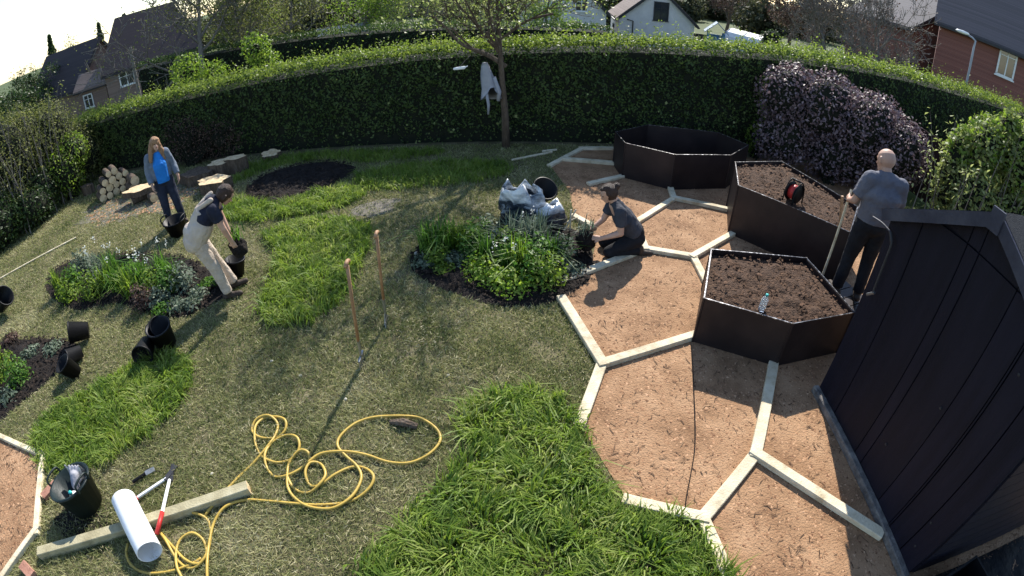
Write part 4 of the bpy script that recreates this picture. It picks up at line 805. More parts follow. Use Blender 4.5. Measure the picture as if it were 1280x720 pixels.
def person(label, loc, rz, J, shirt, legs, skin='skin', hsc=1.0, grow=.016, sleeve=.62, shoe='boot', torso=1.0, slim=1.0):
    e = empty('person', loc, rz, label, 'person'); V3 = {k: Vector(v) for k, v in J.items() if not isinstance(v, (float, int))}; g = V3
    mb = MB(); hc, hu, hf = g['head'], g['hu'].normalized(), g['hf'].normalized(); hf = (hf - hu * hf.dot(hu)).normalized(); hs = hf.cross(hu)
    rc(mb, hc + hu * .012 - hf * .012, hc + hu * .035 - hf * .008, .083, .081, 16, side=hf, k=1.18); rc(mb, hc - hu * .02 + hf * .025, hc - hu * .078 + hf * .045, .062, .036, 14, side=hs, k=1.05)
    rc(mb, hc + hf * .078 + hu * .005, hc + hf * .100 - hu * .030, .009, .014, 8); rc(mb, hc + hf * .07 + hu * .022 - hs * .03, hc + hf * .07 + hu * .022 + hs * .03, .017, .017, 8)
    rc(mb, hc + hf * .078 - hu * .052 - hs * .012, hc + hf * .078 - hu * .052 + hs * .012, .011, .011, 8)
    for s in (-1, 1): rc(mb, hc + hs * s * .078 - hu * .02 - hf * .005, hc + hs * s * .083 + hu * .022 - hf * .012, .013, .016, 8)
    nh = len(mb.v)
    rc(mb, g['neck'] - (hc - g['neck']) * .05, hc - hu * .05 - hf * .015, .056 * slim, .05 * slim, 12)
    rc(mb, g['pel'], g['chest'], .105 * slim, .115 * slim, 16, side=g['sR'] - g['sL'], k=1.38); rc(mb, g['chest'], g['neck'] - Vector((0, 0, .05)), .115 * slim, .07, 16, side=g['sR'] - g['sL'], k=1.45)
    rc(mb, g['sR'], g['sL'], .058, .058, 12)
    for s in 'RL':
        rc(mb, g['s' + s], g['e' + s], .056 * slim, .042, 12); rc(mb, g['e' + s], g['w' + s], .043, .030, 12); hand(mb, g['w' + s], g['g' + s], g['p' + s], 1 if s == 'R' else -1)
        rc(mb, g['h' + s], g['k' + s], .085 * slim, .060, 14); rc(mb, g['k' + s], g['a' + s], .058, .042, 12); f = g['f' + s].normalized(); rc(mb, g['a' + s] - Vector((0, 0, .03)), g['a' + s] + f * .15 - Vector((0, 0, .045)), .04, .032, 10)
    for i in range(nh): mb.v[i] = tuple(hc + (Vector(mb.v[i]) - hc) * hsc)
    blob('body', mb, .0065, M[skin], e, 4)
    for s in (-1, 1):
        q = MB(); sph(q, hc + hf * .0785 + hs * s * .032 + hu * .006, (.012, .009, .008), 8, 5); q.build('eye', M['eye'], e, True)
    q = MB(); rc(q, hc + hf * .0885 - hu * .052 - hs * .018, hc + hf * .0885 - hu * .052 + hs * .018, .005, .005, 6); q.build('mouth', M['lip'], e, True)
    # shirt
    G = grow; q = MB(); rc(q, g['neck'] - (hc - g['neck']) * .5, g['neck'] + (hc - g['neck']) * .16, .07 * slim + G * .5, .058 * slim + G * .35, 14, fb=True); rc(q, g['pel'] + (g['chest'] - g['pel']) * .05, g['chest'], (.108 * slim + G) * torso, .115 * slim + G, 18, fa=True, side=g['sR'] - g['sL'], k=1.4); rc(q, g['chest'], g['neck'] - (g['neck'] - g['chest']) * .22, .115 * slim + G, .072 + G * .5, 18, side=g['sR'] - g['sL'], k=1.5)
    rc(q, g['sR'], g['sL'], .052 + G, .052 + G, 12)
    for s in 'RL': rc(q, g['neck'] + (hc - g['neck']) * .02, g['s' + s].lerp(g['neck'], .2), .05 + G * .4, .054 + G * .6, 12)
    for s in 'RL':
        t = min(sleeve, 1.0); rc(q, g['s' + s], g['s' + s].lerp(g['e' + s], t), .058 * slim + G, .050 + G * (1.2 if sleeve < 1 else .8), 14, fb=sleeve < 1)
        if sleeve > 1: rc(q, g['e' + s], g['e' + s].lerp(g['w' + s], sleeve - 1), .046 + G, .036 + G, 12, fb=True)
    blob('shirt' if sleeve < 1 else 'jacket', q, .0105, M[shirt], e, 9, .007)
    q = MB(); rc(q, g['pel'] + Vector((0, 0, .07)) * (1 if g['hR'].z > .5 else .3), g['pel'] - Vector((0, 0, .02)), .112 * slim + G * .6, .115 * slim + G * .6, 16, side=g['hR'] - g['hL'], k=1.38)
    for s in 'RL':
        rc(q, g['h' + s], g['k' + s], .092 * slim + G * .6, .066 + G * .7, 14); rc(q, g['k' + s], g['a' + s] + (g['k' + s] - g['a' + s]) * .05, .066 + G * .7, .054 + G * .6, 14, fb=True)
    blob('trousers', q, .0105, M[legs], e, 3, .005)
    for s in 'RL':
        f = g['f' + s].normalized(); a = g['a' + s]; q = MB(); rc(q, a - f * .05 - Vector((0, 0, .035)), a + f * .155 - Vector((0, 0, .042)), .046, .038, 12); rc(q, a + Vector((0, 0, .03)), a - Vector((0, 0, .03)), .05, .048, 12)
        blob('shoe', q, .01, M[shoe], e, 3)
    return e, g, (hc, hu, hf, hs)
def mirror(J): return J
def turn(d): return math.atan2(-d[0], d[1])
# woman in blue, facing the camera
lw = gp(221, 280); J = dict(pel=(0, 0, .90), chest=(.01, -.01, 1.17), neck=(.0, -.01, 1.40), head=(-.015, .03, 1.535), hu=(-.12, -.10, 1), hf=(-.25, 1, .06), sR=(.16, -.01, 1.335), sL=(-.16, -.01, 1.335),
    eR=(.235, -.02, 1.08), wR=(.23, .12, .87), gR=(-.1, .25, -1), pR=(-1, .1, 0), eL=(-.25, -.03, 1.08), wL=(-.27, .10, .88), gL=(.1, .25, -1), pL=(1, .1, 0),
    hR=(.085, 0, .86), hL=(-.085, 0, .86), kR=(.10, .03, .47), kL=(-.12, .04, .47), aR=(.11, -.02, .085), aL=(-.15, 0, .085), fR=(.2, 1, 0), fL=(-.25, 1, 0))
e, g, (hc, hu, hf, hs) = person('woman in a bright blue top and pale denim jacket standing behind a black tub', lw, turn((-lw.x + .8, -lw.y)), J, 'denim', 'jeans', grow=.02, sleeve=1.85, slim=1.06)
q = MB(); rc(q, (0, .070, .86), (0, .080, 1.17), .100, .106, 16, fa=True, side=X1, k=1.24); rc(q, (0, .080, 1.17), (0, .045, 1.35), .106, .055, 16, side=X1, k=1.25); blob('blue_top', q, .0105, M['bluetop'], e, 3, .004)
q = MB(); rc(q, hc + hu * .036 - hf * .008, hc - hf * .03, .096, .098, 16, side=hf, k=1.12); rc(q, hc + hu * .075 + hf * .055 - hs * .03, hc + hu * .075 + hf * .055 + hs * .03, .034, .034, 10)
for s in (-1, 1):
    rc(q, hc + hs * s * .062 + hu * .03 - hf * .005, hc + hs * s * .105 - hu * .12 + hf * .005, .045, .05, 12); rc(q, hc + hs * s * .105 - hu * .12 + hf * .01, hc + hs * s * .125 - hu * .27 + hf * .03, .05, .03, 12)
rc(q, hc - hf * .06 - hu * .05, hc - hf * .08 - hu * .26, .085, .06, 12, side=hs, k=1.3); blob('hair', q, .009, M['hair_red'], e, 3, .012)
# bending person in cream overalls
lb = gp(291, 367); fd = Vector((.86, .5, 0)); J = dict(pel=(0, -.24, .93), chest=(0, -.03, 1.15), neck=(0, .15, 1.31), head=(0, .285, 1.335), hu=(0, .75, .75), hf=(0, .75, -.8), sR=(.165, .10, 1.25), sL=(-.165, .10, 1.25),
    eR=(.19, .16, 1.0), wR=(.11, .21, .77), gR=(-.25, .2, -1), pR=(-1, .2, .1), eL=(-.19, .15, .99), wL=(-.11, .20, .76), gL=(.25, .2, -1), pL=(1, .2, .1),
    hR=(.09, -.22, .88), hL=(-.09, -.22, .88), kR=(.10, -.10, .48), kL=(-.11, -.08, .48), aR=(.10, -.04, .085), aL=(-.13, .06, .085), fR=(.1, 1, 0), fL=(-.15, 1, 0))
e, g, (hc, hu, hf, hs) = person('person in cream overalls bending forward over a black pot', lb, turn(fd), J, 'navy', 'cream', grow=.022, sleeve=.58, slim=1.06)
q = MB(); rc(q, (0, -.25, .89), (0, -.10, 1.06), .158, .160, 18, side=X1, k=1.42); rc(q, (0, -.10, 1.08), (0, .0, 1.20), .158, .150, 18, side=X1, k=1.15, fb=True)
for s in (-1, 1):
    for i in range(8):
        t = i / 8; a = Vector((s * (.02 + .09 * t), -.11 + .21 * t, 1.26 + .105 * t)); b = Vector((s * (.02 + .09 * (t + .125)), -.11 + .21 * (t + .125), 1.26 + .105 * (t + .125))); rc(q, a, b, .035, .035, 8)
blob('bib', q, .0105, M['cream'], e, 3, .005)
q = MB(); rc(q, hc + hu * .036 - hf * .022, hc - hf * .035, .096, .096, 16, side=hf, k=1.06); rc(q, hc - hf * .05 - hu * .03, hc - hf * .03 - hu * .09, .07, .055, 12); rc(q, hc + hu * .072 + hf * .0, hc + hu * .078 + hf * .04, .05, .034, 12, side=hs, k=1.3)
for s in (-1, 1): rc(q, hc + hs * s * .07 - hf * .01, hc + hs * s * .08 - hf * .015 - hu * .03, .034, .03, 10)
blob('hair', q, .009, M['hair_brown'], e, 3, .008)
mw = Matrix.Translation(lb) @ Matrix.Rotation(turn(fd), 4, 'Z'); root = mw @ Vector((0, .26, .62))
def rootball(label, c, r, mleaf, n=60):
    e = empty('uprooted_plant', c, 0, label, 'plant'); mb = MB(); sph(mb, (0, 0, 0), (r, r, r * 1.15), 12, 8); o = blob('root_ball', mb, .015, M['soil'], e, 2, .03)
    P = rng.normal(size=(n, 3)) * [.05, .05, .03] + [0, 0, r]; blades('leaf_tuft', P, rng.uniform(.08, .2, n), rng.uniform(.01, .022, n), M[mleaf], e, .8); return e
rootball('earthy root ball held by the person in cream overalls', root, .12, 'lf_plant', 40)
# kneeling person
lk = gp(784, 314); fd = Vector((-1, -.10, 0)); J = dict(pel=(0, -.06, .30), chest=(0, .12, .53), neck=(0, .255, .745), head=(0, .36, .865), hu=(.05, .42, 1), hf=(-.1, 1, -.5), sR=(.165, .22, .675), sL=(-.165, .22, .675),
    eR=(.2, .32, .40), wR=(.09, .52, .30), gR=(-.3, 1, -.1), pR=(-.6, .1, -.6), eL=(-.215, .20, .40), wL=(-.13, .43, .29), gL=(.3, 1, 0), pL=(.6, .1, -.6),
    hR=(.09, -.08, .24), hL=(-.09, -.08, .24), kR=(.13, .30, .085), kL=(-.13, .30, .085), aR=(.11, -.14, .075), aL=(-.11, -.14, .075), fR=(0, -1, -.1), fL=(0, -1, -.1))
e, g, (hc, hu, hf, hs) = person('person with tied up brown hair kneeling at the rounded bed in a charcoal T-shirt', lk, turn(fd), J, 'chart', 'trous', grow=.02, sleeve=.66, slim=1.08)
q = MB(); rc(q, hc + hu * .034 - hf * .022, hc - hf * .04 - hu * .01, .095, .094, 16, side=hf, k=1.06); rc(q, hc - hf * .05 - hu * .02, hc - hf * .05 - hu * .075, .075, .05, 12, side=hs, k=1.15); rc(q, hc + hu * .072 + hf * .0, hc + hu * .078 + hf * .04, .05, .034, 12, side=hs, k=1.3); rc(q, hc - hf * .11 + hu * .035, hc - hf * .14 + hu * .045, .05, .048, 12)
for s in (-1, 1): rc(q, hc + hs * s * .072 + hu * .02, hc + hs * s * .072 - hf * .03 - hu * .03, .035, .03, 10)
blob('hair', q, .009, M['hair_brown'], e, 3, .008)
mw = Matrix.Translation(lk) @ Matrix.Rotation(turn(fd), 4, 'Z'); rootball('dark root ball in the hands of the kneeling person', mw @ Vector((-.02, .60, .22)), .13, 'lf_grey', 50)
# bald man behind the shed
lm = Vector((4.22, 4.47, .24)); fd = Vector((.30, .95, 0)); J = dict(pel=(0, 0, .98), chest=(0, -.015, 1.29), neck=(-.01, .02, 1.53), head=(-.035, .085, 1.655), hu=(-.05, .25, 1), hf=(-.5, 1, -.45), sR=(.185, -.01, 1.455), sL=(-.185, .0, 1.455),
    eR=(.27, .05, 1.17), wR=(.19, .27, 1.06), gR=(-.4, 1, .0), pR=(-1, -.1, 0), eL=(-.29, .02, 1.17), wL=(-.26, .24, 1.08), gL=(.15, 1, .1), pL=(1, -.2, -.2),
    hR=(.095, 0, .93), hL=(-.095, 0, .93), kR=(.11, .03, .51), kL=(-.12, .05, .51), aR=(.12, -.02, .085), aL=(-.15, .02, .085), fR=(.2, 1, 0), fL=(-.2, 1, 0))
e, g, (hc, hu, hf, hs) = person('bald man in a grey T-shirt standing behind the shed with his back turned', lm, turn(fd), J, 'greyt', 'trous', grow=.024, sleeve=.80, slim=1.2, hsc=1.14); e.scale = (1.12, 1.12, 1.09)
mw = Matrix.Translation(lm) @ Matrix.Rotation(turn(fd), 4, 'Z') @ Matrix.Diagonal((1.12, 1.12, 1.09, 1)); hb_ = mw @ Vector((-.235, .325, 1.075))
e = empty('tool_handle', (hb_.x - .10, hb_.y - .1, 0), 0, 'long pale wooden tool handle held by the bald man', 'tool'); mb = MB(); mb.tube([(0, 0, 0), Vector((hb_.x, hb_.y, hb_.z)) - e.location, Vector((.14, .14, 1.5))], .016, 8); mb.build('shaft', M['board'], e)

e = empty('timber_step', (lm.x, lm.y, 0), .3, 'low timber step under the feet of the bald man', 'step')
for i in range(4): mb = MB(); mb.box((0, -.24 + i * .16, .20), (.7, .145, .035)); mb.build('plank', M['planter'], e)
for x in (-.3, .3): mb = MB(); mb.box((x, 0, .09), (.06, .6, .18)); mb.build('side', M['beam'], e)
# ------------------------------------------------------------------ garden things
def pot_prof(rb, rt, h): return [(rb * .6, .006), (rb, 0), (rt, h - .02), (rt * 1.06, h - .02), (rt * 1.06, h), (rt * .95, h), (rb * .92, .02), (0, .02)]
def pot(label, px, py, rb, rt, h, rot=(0, 0, 0), z=0.0, m='black', name='plant_pot', handles=0, group=None, cat='pot'):
    p = gp(px, py); e = empty(name, (p.x, p.y, z), 0, label, cat, group); e.rotation_euler = rot
    mb = MB(); mb.lathe(pot_prof(rb, rt, h), 20); w_ = mb.build('wall', M[m], e, True); 
    for i in range(handles):
        s = 1 if i else -1; mb = MB(); mb.tube(catmull([(s * rt * .99, -.09, h - .03), (s * rt * 1.04, -.08, h + .06), (s * rt * 1.04, .08, h + .06), (s * rt * .99, .09, h - .03)], 5), .012, 6); mb.build('handle', M[m], e, True)
    return e
pot('black flexible tub standing in front of the woman in blue', 224, 293, .15, .21, .30, (R(4), 0, 0), 0, 'black', 'flexible_tub', 2, cat='tub')
pot('upright black pot under the hands of the bending person', 297, 345, .10, .14, .26, (R(-6), R(6), 0), .01, group='black plant pots')
pot('black pot lying at the feet of the bending person', 279, 352, .09, .12, .22, (R(70), 0, R(50)), .12, group='black plant pots')
for i, (px, py, rot, z, sc, lab) in enumerate([(210, 432, (R(8), R(4), 0), .0, 1.3, 'large upright black pot among the cluster of three on the lawn'), (190, 440, (R(85), 0, R(20)), .14, 1.05, 'black pot lying on its side with its mouth open in the cluster of three'), (196, 425, (R(62), 0, R(75)), .15, 1.0, 'black pot tipped against the large upright pot'),
     (116, 422, (R(72), 0, R(-50)), .13, 1.15, 'larger black pot lying tipped beyond the end of the soil strip'), (106, 446, (R(80), 0, R(-30)), .10, .85, 'small black pot lying between two other black pots'), (97, 468, (R(20), R(-14), 0), .02, 1.0, 'black pot leaning upright at the end of the soil strip'), (4, 392, (R(60), 0, R(100)), .16, 1.4, 'black pot lying alone near the pale lath')]):
    pot(lab, px, py, .095 * sc, .125 * sc, .26 * sc, rot, z, group='black plant pots')
# tub of tools
tb = gp(112, 632); pot('green black flexible tub full of tools beside the white pipe', 112, 632, .17, .235, .33, (R(-4), R(-7), 0), .01, 'blackg', 'flexible_tub', 2, cat='tub')
def small(name, label, cat, loc, rot, build):
    e = empty(name, loc, 0, label, cat); e.rotation_euler = rot; build(e); return e
def b_bottle(e, r=.035, h=.2, body='clear', cap='blue'):
    mb = MB(); mb.lathe([(r * .8, 0), (r, .012), (r, h * .25), (r * .93, h * .3), (r, h * .35), (r, h * .66), (r * .75, h * .78), (r * .38, h * .88), (r * .38, h * .93), (0, h * .93)], 16); mb.build('bottle_body', M[body], e, True)
    mb = MB(); mb.lathe([(r * .44, h * .92), (r * .44, h), (0, h)], 12); mb.build('cap', M[cap], e, True)
def b_trowel(e):
    mb = MB(); mb.tube([(0, 0, 0), (0, 0, .13)], [.016, .014], 8); mb.build('handle', M['ash'], e, True); mb = MB(); mb.tube([(0, 0, .13), (0, 0, .2)], .006, 6); mb.build('neck', M['steel'], e)
    mb = MB(); V = []; 
    for i in range(6):
        t = i / 5; w_ = .036 * (1 - t ** 3) + .002
        for s in (-1, 0, 1): V.append((s * w_, .012 * abs(s), .2 + .14 * t))
    mb.add(V + [(x, y - .004, z) for x, y, z in V], [(i * 3 + j, i * 3 + j + 1, i * 3 + j + 4, i * 3 + j + 3) for i in range(5) for j in range(2)] + [(18 + i * 3 + j + 3, 18 + i * 3 + j + 4, 18 + i * 3 + j + 1, 18 + i * 3 + j) for i in range(5) for j in range(2)]); mb.build('blade', M['steel'], e)
M['teal'] = pm('teal_cap', [(.03, .35, .34), (.04, .45, .42)], 5, 0.4, 0.0)
small('hand_trowel', 'hand trowel standing in the tub of tools', 'trowel', tb + Vector((-.08, .08, .06)), (R(-12), R(-14), 0), b_trowel)
small('hand_trowel', 'hand trowel leaning across the tub of tools', 'trowel', tb + Vector((.06, .1, .06)), (R(-10), R(10), 1.0), b_trowel)
small('spray_bottle', 'pale bottle with a teal cap in the tub of tools', 'bottle', tb + Vector((.0, -.02, .1)), (R(14), R(10), 0), lambda e: b_bottle(e, .045, .24, 'white', 'teal'))
small('work_gloves', 'crumpled pale work glove lying in the tub of tools', 'glove', tb + Vector((-.04, .05, .24)), (R(40), R(20), .5), lambda e: (lambda q: (rc(q, (0, 0, 0), (0, .09, 0), .045, .05, 10, side=(1, 0, 0), k=1.0), [rc(q, (x, .1, 0), (x * 1.2, .18, .01), .014, .012, 8) for x in (-.04, -.013, .013, .04)], rc(q, (.05, .04, 0), (.09, .1, 0), .015, .012, 8), blob('glove_body', q, .008, M['cloth'], e, 3, .006)))(MB()))
# white pipe, beam, loppers, bricks, stones
a, b = gp(160, 632, .13), gp(187, 690, .13); e = empty('white_pipe', (a.x, a.y, 0), 0, 'thick white plastic pipe lying across the timber beam', 'pipe'); o = e.location; d = (b - a).normalized(); a2, b2 = a - o - d * .03 + Vector((0, 0, .06)), b - o
mb = MB(); n = 28; _, s_, u_ = frame(d); V = []
for p, r in ((a2, .118), (b2, .118), (b2, .110), (a2, .110)):
    for j in range(n): t = 2 * math.pi * j / n; V.append(p + (s_ * math.cos(t) + u_ * math.sin(t)) * r)
mb.add(V, [(i * n + j, i * n + (j + 1) % n, ((i + 1) % 4) * n + (j + 1) % n, ((i + 1) % 4) * n + j) for i in range(4) for j in range(n)]); mb.build('pipe_wall', M['white'], e, False)
for p in e.children[0].data.polygons: p.use_smooth = True
e.children[0].data.set_sharp_from_angle(angle=R(40))
a, b = gp(50, 692, .05), gp(311, 610, .05); e = empty('timber_beam', (a.x, a.y, 0), 0, 'long square timber beam lying on the grass under the white pipe', 'beam'); o = e.location
mb = MB(); mb.bar(a - o, b - o, .10, .10, .006); mb.build('beam_body', M['beam'], e); d = (b - a).normalized(); mb = MB(); mb.bar(b - o + d * .0005, b - o + d * .003, .096, .096); mb.build('sawn_end', M['endgrain'], e)
e = empty('loppers', gp(214, 590), 0, 'open long handled loppers with red grips and bare metal shafts', 'loppers'); o = e.location; L_ = lambda px, py, z: gp(px, py, z) - o
mb = MB(); mb.tube([L_(212, 600, .03), L_(203, 640, .12)], .016, 8); mb.build('shaft', M['white'], e); mb = MB(); mb.tube([L_(203, 640, .12), L_(196, 667, .13)], .021, 8); mb.build('grip', M['red'], e, True)
mb = MB(); mb.tube([L_(208, 598, .03), L_(172, 622, .04)], .016, 8); mb.build('shaft', M['white'], e); mb = MB(); mb.tube([L_(172, 622, .04), L_(160, 632, .04)], .021, 8); mb.build('grip', M['red'], e, True)
mb = MB(); mb.bar(L_(206, 600, .04), L_(220, 582, .02), .05, .012); mb.bar(L_(214, 602, .03), L_(216, 580, .02), .035, .012); mb.build('blade', M['darkframe'], e)
e = empty('hand_fork', gp(168, 605), 0, 'small dark hand tool lying by the lopper shaft', 'hand tool'); mb = MB(); mb.tube([(0, 0, .03), (.1, .12, .03)], .018, 8); mb.build('handle', M['black'], e); mb = MB(); mb.bar((.1, .12, .03), (.17, .2, .02), .06, .012); mb.build('head', M['steel'], e)
def brick(label, px, py, rz, tilt=0, group=None):
    mb = MB(); mb.bar((-.107, 0, 0), (.107, 0, 0), .102, .065, .005); o = mb.build('brick', M['brick'], None); p = gp(px, py); o.location = (p.x, p.y, .036); o.rotation_euler = (tilt, 0, rz); tag(o, label, 'brick')
brick('dusty brick between the path edging and the tub', 65, 616, R(70)); brick('reddish brick half sunk at the lower end of the beam', 38, 716, R(-15)); 
def stone(px, py, r, label='small pale stone lying on the short grass', m='stone', sc=(1, .8, .6), cat='stone', group='pale stones on the lawn', nm='stone'):
    mb = MB(); sph(mb, (0, 0, 0), (r * sc[0], r * sc[1], r * sc[2]), 9, 6); o = mb.build(nm, M[m], None, True)
    for v in o.data.vertices: v.co *= 1 + .25 * mn.noise(v.co * 30 + Vector((px, py, 0)))
    p = gp(px, py); o.location = (p.x, p.y, r * sc[2] * .7); o.rotation_euler = (0, 0, px); tag(o, label, cat, group)
for px, py in ((265, 593), (340, 452), (252, 628), (432, 500), (560, 470), (376, 470)): stone(px, py, .02)
a, b = gp(488, 529), gp(522, 535); e = empty('bark_slab', (a.x, a.y, 0), 0, 'curved piece of brown bark lying inside the hose loop', 'bark'); mb = MB(); mb.tube([(0, 0, .02), (b - a) * .5 + Vector((0, 0, .045)), (b - a) + Vector((0, 0, .02))], [.02, .04, .03], 7); mb.build('bark_piece', M['bark'], e)
# yellow hose
C7 = lambda L: [(240 + x / 3, 480 + y / 3) for x, y in L]; C8 = lambda L: [(x / 3.6, 520 + y / 3.6) for x, y in L]
hose = C7([(62, 770), (62, 690), (66, 600), (85, 520), (130, 465), (200, 436), (280, 436), (380, 450), (480, 456), (590, 440), (660, 402), (684, 356), (652, 318), (600, 312), (540, 342), (480, 378), (440, 376), (427, 336), (445, 300), (482, 300), (503, 342), (482, 380), (440, 405), (395, 400), (365, 365), (358, 320), (372, 282), (408, 255), (438, 262), (436, 292), (408, 322), (358, 346), (308, 344), (280, 312), (276, 268), (300, 222), (350, 195), (395, 206), (404, 240), (378, 276), (328, 297), (284, 286), (250, 256), (237, 215), (242, 165), (272, 130), (318, 125), (352, 142), (350, 172), (318, 197), (268, 205), (235, 190), (225, 163), (247, 134), (290, 125), (320, 147), (316, 185), (290, 232), (235, 290), (170, 350), (110, 425), (62, 482)]) + \
    C8([(920, 446), (872, 440), (900, 448), (935, 470), (948, 540), (925, 640), (860, 685), (800, 650), (755, 570), (728, 532), (775, 585), (835, 648), (890, 668), (926, 625), (915, 560), (870, 531), (815, 555), (795, 610), (805, 690), (840, 760)])
pts = [gp(x, y, .018) for x, y in hose]; pts = [p + Vector((0, 0, .014 * (math.sin(i * 1.9) + .6 * math.sin(i * .73) + .6))) for i, p in enumerate(pts)]
e = empty('garden_hose', gp(330, 600), 0, 'yellow garden hose lying in loose loops on the lawn', 'hose'); mb = MB(); cp = catmull(pts, 6)
mb.tube([p - e.location for p in cp], .0125, 8); mb.build('hose_tube', M['yellow'], e, True)
big = C7([(437, 300), (480, 268), (540, 258), (600, 260), (660, 272), (740, 298), (820, 300), (890, 268), (930, 222), (924, 182), (882, 146), (825, 127), (700, 128), (620, 150), (562, 196), (548, 236), (578, 274), (618, 310), (637, 352), (618, 404), (580, 444), (520, 472), (440, 464), (388, 432), (362, 392), (360, 345)])
mb = MB(); mb.tube([p - e.location + Vector((0, 0, .02)) for p in catmull([gp(x, y, .018 + .008 * math.sin(i)) for i, (x, y) in enumerate(big)], 6)], .0125, 8); mb.build('hose_loop', M['yellow'], e, True)
tl = C8([(575, 575), (568, 620), (590, 670), (650, 705), (750, 702), (850, 672), (905, 640)]); mb = MB(); mb.tube([p - e.location for p in catmull([gp(x, y, .02) for x, y in tl], 6)], .0125, 8); mb.build('hose_tail', M['yellow'], e, True)
cb = [gp(x, y, .022) for x, y in ((864, 428), (867, 480), (869, 551), (864, 590), (858, 622), (855, 660), (852, 700), (850, 740))]; mb = MB(); mb.tube(catmull(cb, 5), .005, 5); tag(mb.build('thin_cable', M['black'], None), 'thin dark cable running over the hexagonal path', 'cable')
a, b = gp(-30, 366, .02), gp(95, 297, .02); mb = MB(); mb.bar(a, b, .045, .025, .004); tag(mb.build('timber_lath', M['board'], None), 'long pale timber lath lying near the boundary shrubs', 'lath')
for (p, q, lab) in (((640, 200), (690, 190), 'short pale stick lying in the shaded grass by the hexagonal path'), ((678, 189), (696, 187), 'small pale offcut lying beside the short stick')):
    mb = MB(); mb.bar(gp(*p, .03), gp(*q, .03), .05, .03, .004); tag(mb.build('wood_offcut', M['board'], None), lab, 'offcut')
# fork and rake standing in the lawn
def tall_tool(base, top, name, label, kind):
    b = gp(*base); t = at(*top, math.hypot(b.x, b.y) * .985); e = empty(name, b, 0, label, 'garden tool'); v = t - b; d = v.normalized(); _, s, u = frame(d)
    mb = MB(); mb.tube([d * .32, d * .8, v - d * .06], [.017, .0155, .017], 10); mb.build('shaft', M['ash'], e, True)
    mb = MB(); mb.tube([v - d * .05 - s * .055, v - d * .03 - s * .02, v - d * .03 + s * .02, v - d * .05 + s * .055], .019, 8); mb.build('handle', M['ash'], e, True)
    mb = MB(); mb.tube([d * .12, d * .34], [.011, .019], 8); mb.build('socket', M['steel'], e)
    if kind == 'fork':
        mb = MB(); mb.bar(d * .13 - s * .085, d * .13 + s * .085, .02, .016); mb.build('crosspiece', M['steel'], e)
        for i in range(4): o = s * (i - 1.5) * .055; mb = MB(); mb.tube([d * .13 + o, o + d * .02, o - d * .05], [.008, .008, .004], 6); mb.build('tine', M['steel'], e)
    else:
        for i in range(13):
            a = (i - 6) / 6 * .62; mb = MB(); o = (s * math.sin(a) - d * math.cos(a)); mb.tube(catmull([d * .16, d * .16 + o * .12, d * .16 + o * .2 + u * .02, d * .15 + o * .225 - Vector((0, .03, .02))], 3), .0035, 5); mb.build('tine', M['steel'], e)
        mb = MB(); mb.bar(d * .06 - s * .07, d * .06 + s * .07, .008, .012); mb.build('brace', M['steel'], e)
tall_tool((453, 457), (433, 324), 'garden_fork', 'garden fork standing upright in the lawn with its shaft nearest the grass island', 'fork')
tall_tool((483, 404), (470, 288), 'lawn_rake', 'spring tined lawn rake standing upright with its tines fanned on the grass', 'rake')
# logs and stump pieces
def log(label, c, axis, r, L, group, name='log'):
    e = empty(name, c, 0, label, 'log', group); ax = Vector(axis).normalized(); mb = MB(); pts = [ax * (L * (i / 3 - .5)) for i in range(4)]; mb.tube(pts, [r, r * 1.02, r * .99, r], 14, False); mb.build('bark', M['bark'], e, True)
    for s in (-1, 1):
        mb = MB(); _, sd, up = frame(ax); n = 14; V = [ax * (s * L * .5) + (sd * math.cos(6.283 * j / n) + up * math.sin(6.283 * j / n)) * r * .985 for j in range(n)] + [ax * (s * (L * .5 + .004))]
        mb.add(V, [(j, (j + 1) % n, n) for j in range(n)]); mb.build('cut_face', M['endgrain'], e)
p0 = gp(143, 243); ax = Vector((p0.x * -1 + 3, p0.y * -1, 0)).normalized(); sd = Vector((ax.y, -ax.x, 0)); sd = sd if sd.x > 0 else -sd
rows = [(-.42, 6), (-.36, 5), (-.25, 4), (-.1, 2)]; zz = .0
for r_, (x0, n) in enumerate(rows):
    x = x0
    for i in range(n):
        r = random.uniform(.075, .098); c = p0 + sd * (x + r) + Vector((0, 0, .095 + r_ * .158)) + ax * random.uniform(-.06, .06); x += 2 * r + .006; log(('sawn log in the bottom row of the stack under the hedge', 'sawn log in the second row of the stack under the hedge', 'sawn log in the third row of the stack under the hedge', 'sawn log on top of the stack under the hedge')[r_], c, ax + Vector((random.uniform(-.06, .06), 0, 0)), r, .45, 'logs stacked under the hedge')
for i, (px, py) in enumerate(((156, 232), (160, 219))): p = gp(px, 243); log('sawn log leaning at the end of the stack by the hedge', Vector((p.x + .2, p.y + .1, .12 + .2 * i)), ax, .11, .45, 'larger logs at the end of the stack')
def slab(label, px, py, rx, ry, h, z=0.0, rz=0.0, name='wood_slice', tilt=0.0, m='endgrain'):
    p = gp(px, py); e = empty(name, (p.x, p.y, z), rz, label, 'wood slice', None); e.rotation_euler = (tilt, 0, rz); n = 18; rr = [1 + .14 * math.sin(j * 1.7 + px) + .08 * math.sin(j * 2.9) for j in range(n)]
    V = [(rx * rr[j] * math.cos(6.283 * j / n), ry * rr[j] * math.sin(6.283 * j / n), zz) for zz in (0, h) for j in range(n)]; mb = MB(); mb.add(V, [(j, (j + 1) % n, n + (j + 1) % n, n + j) for j in range(n)] + [tuple(range(n - 1, -1, -1))]); mb.build('bark', M['bark'], e)
    mb = MB(); mb.add([(x * .985, y * .985, h + .003) for x, y, zz in V[n:]] + [(0, 0, h + .006)], [(j, (j + 1) % n, n) for j in range(n)]); mb.build('cut_face', M[m], e)
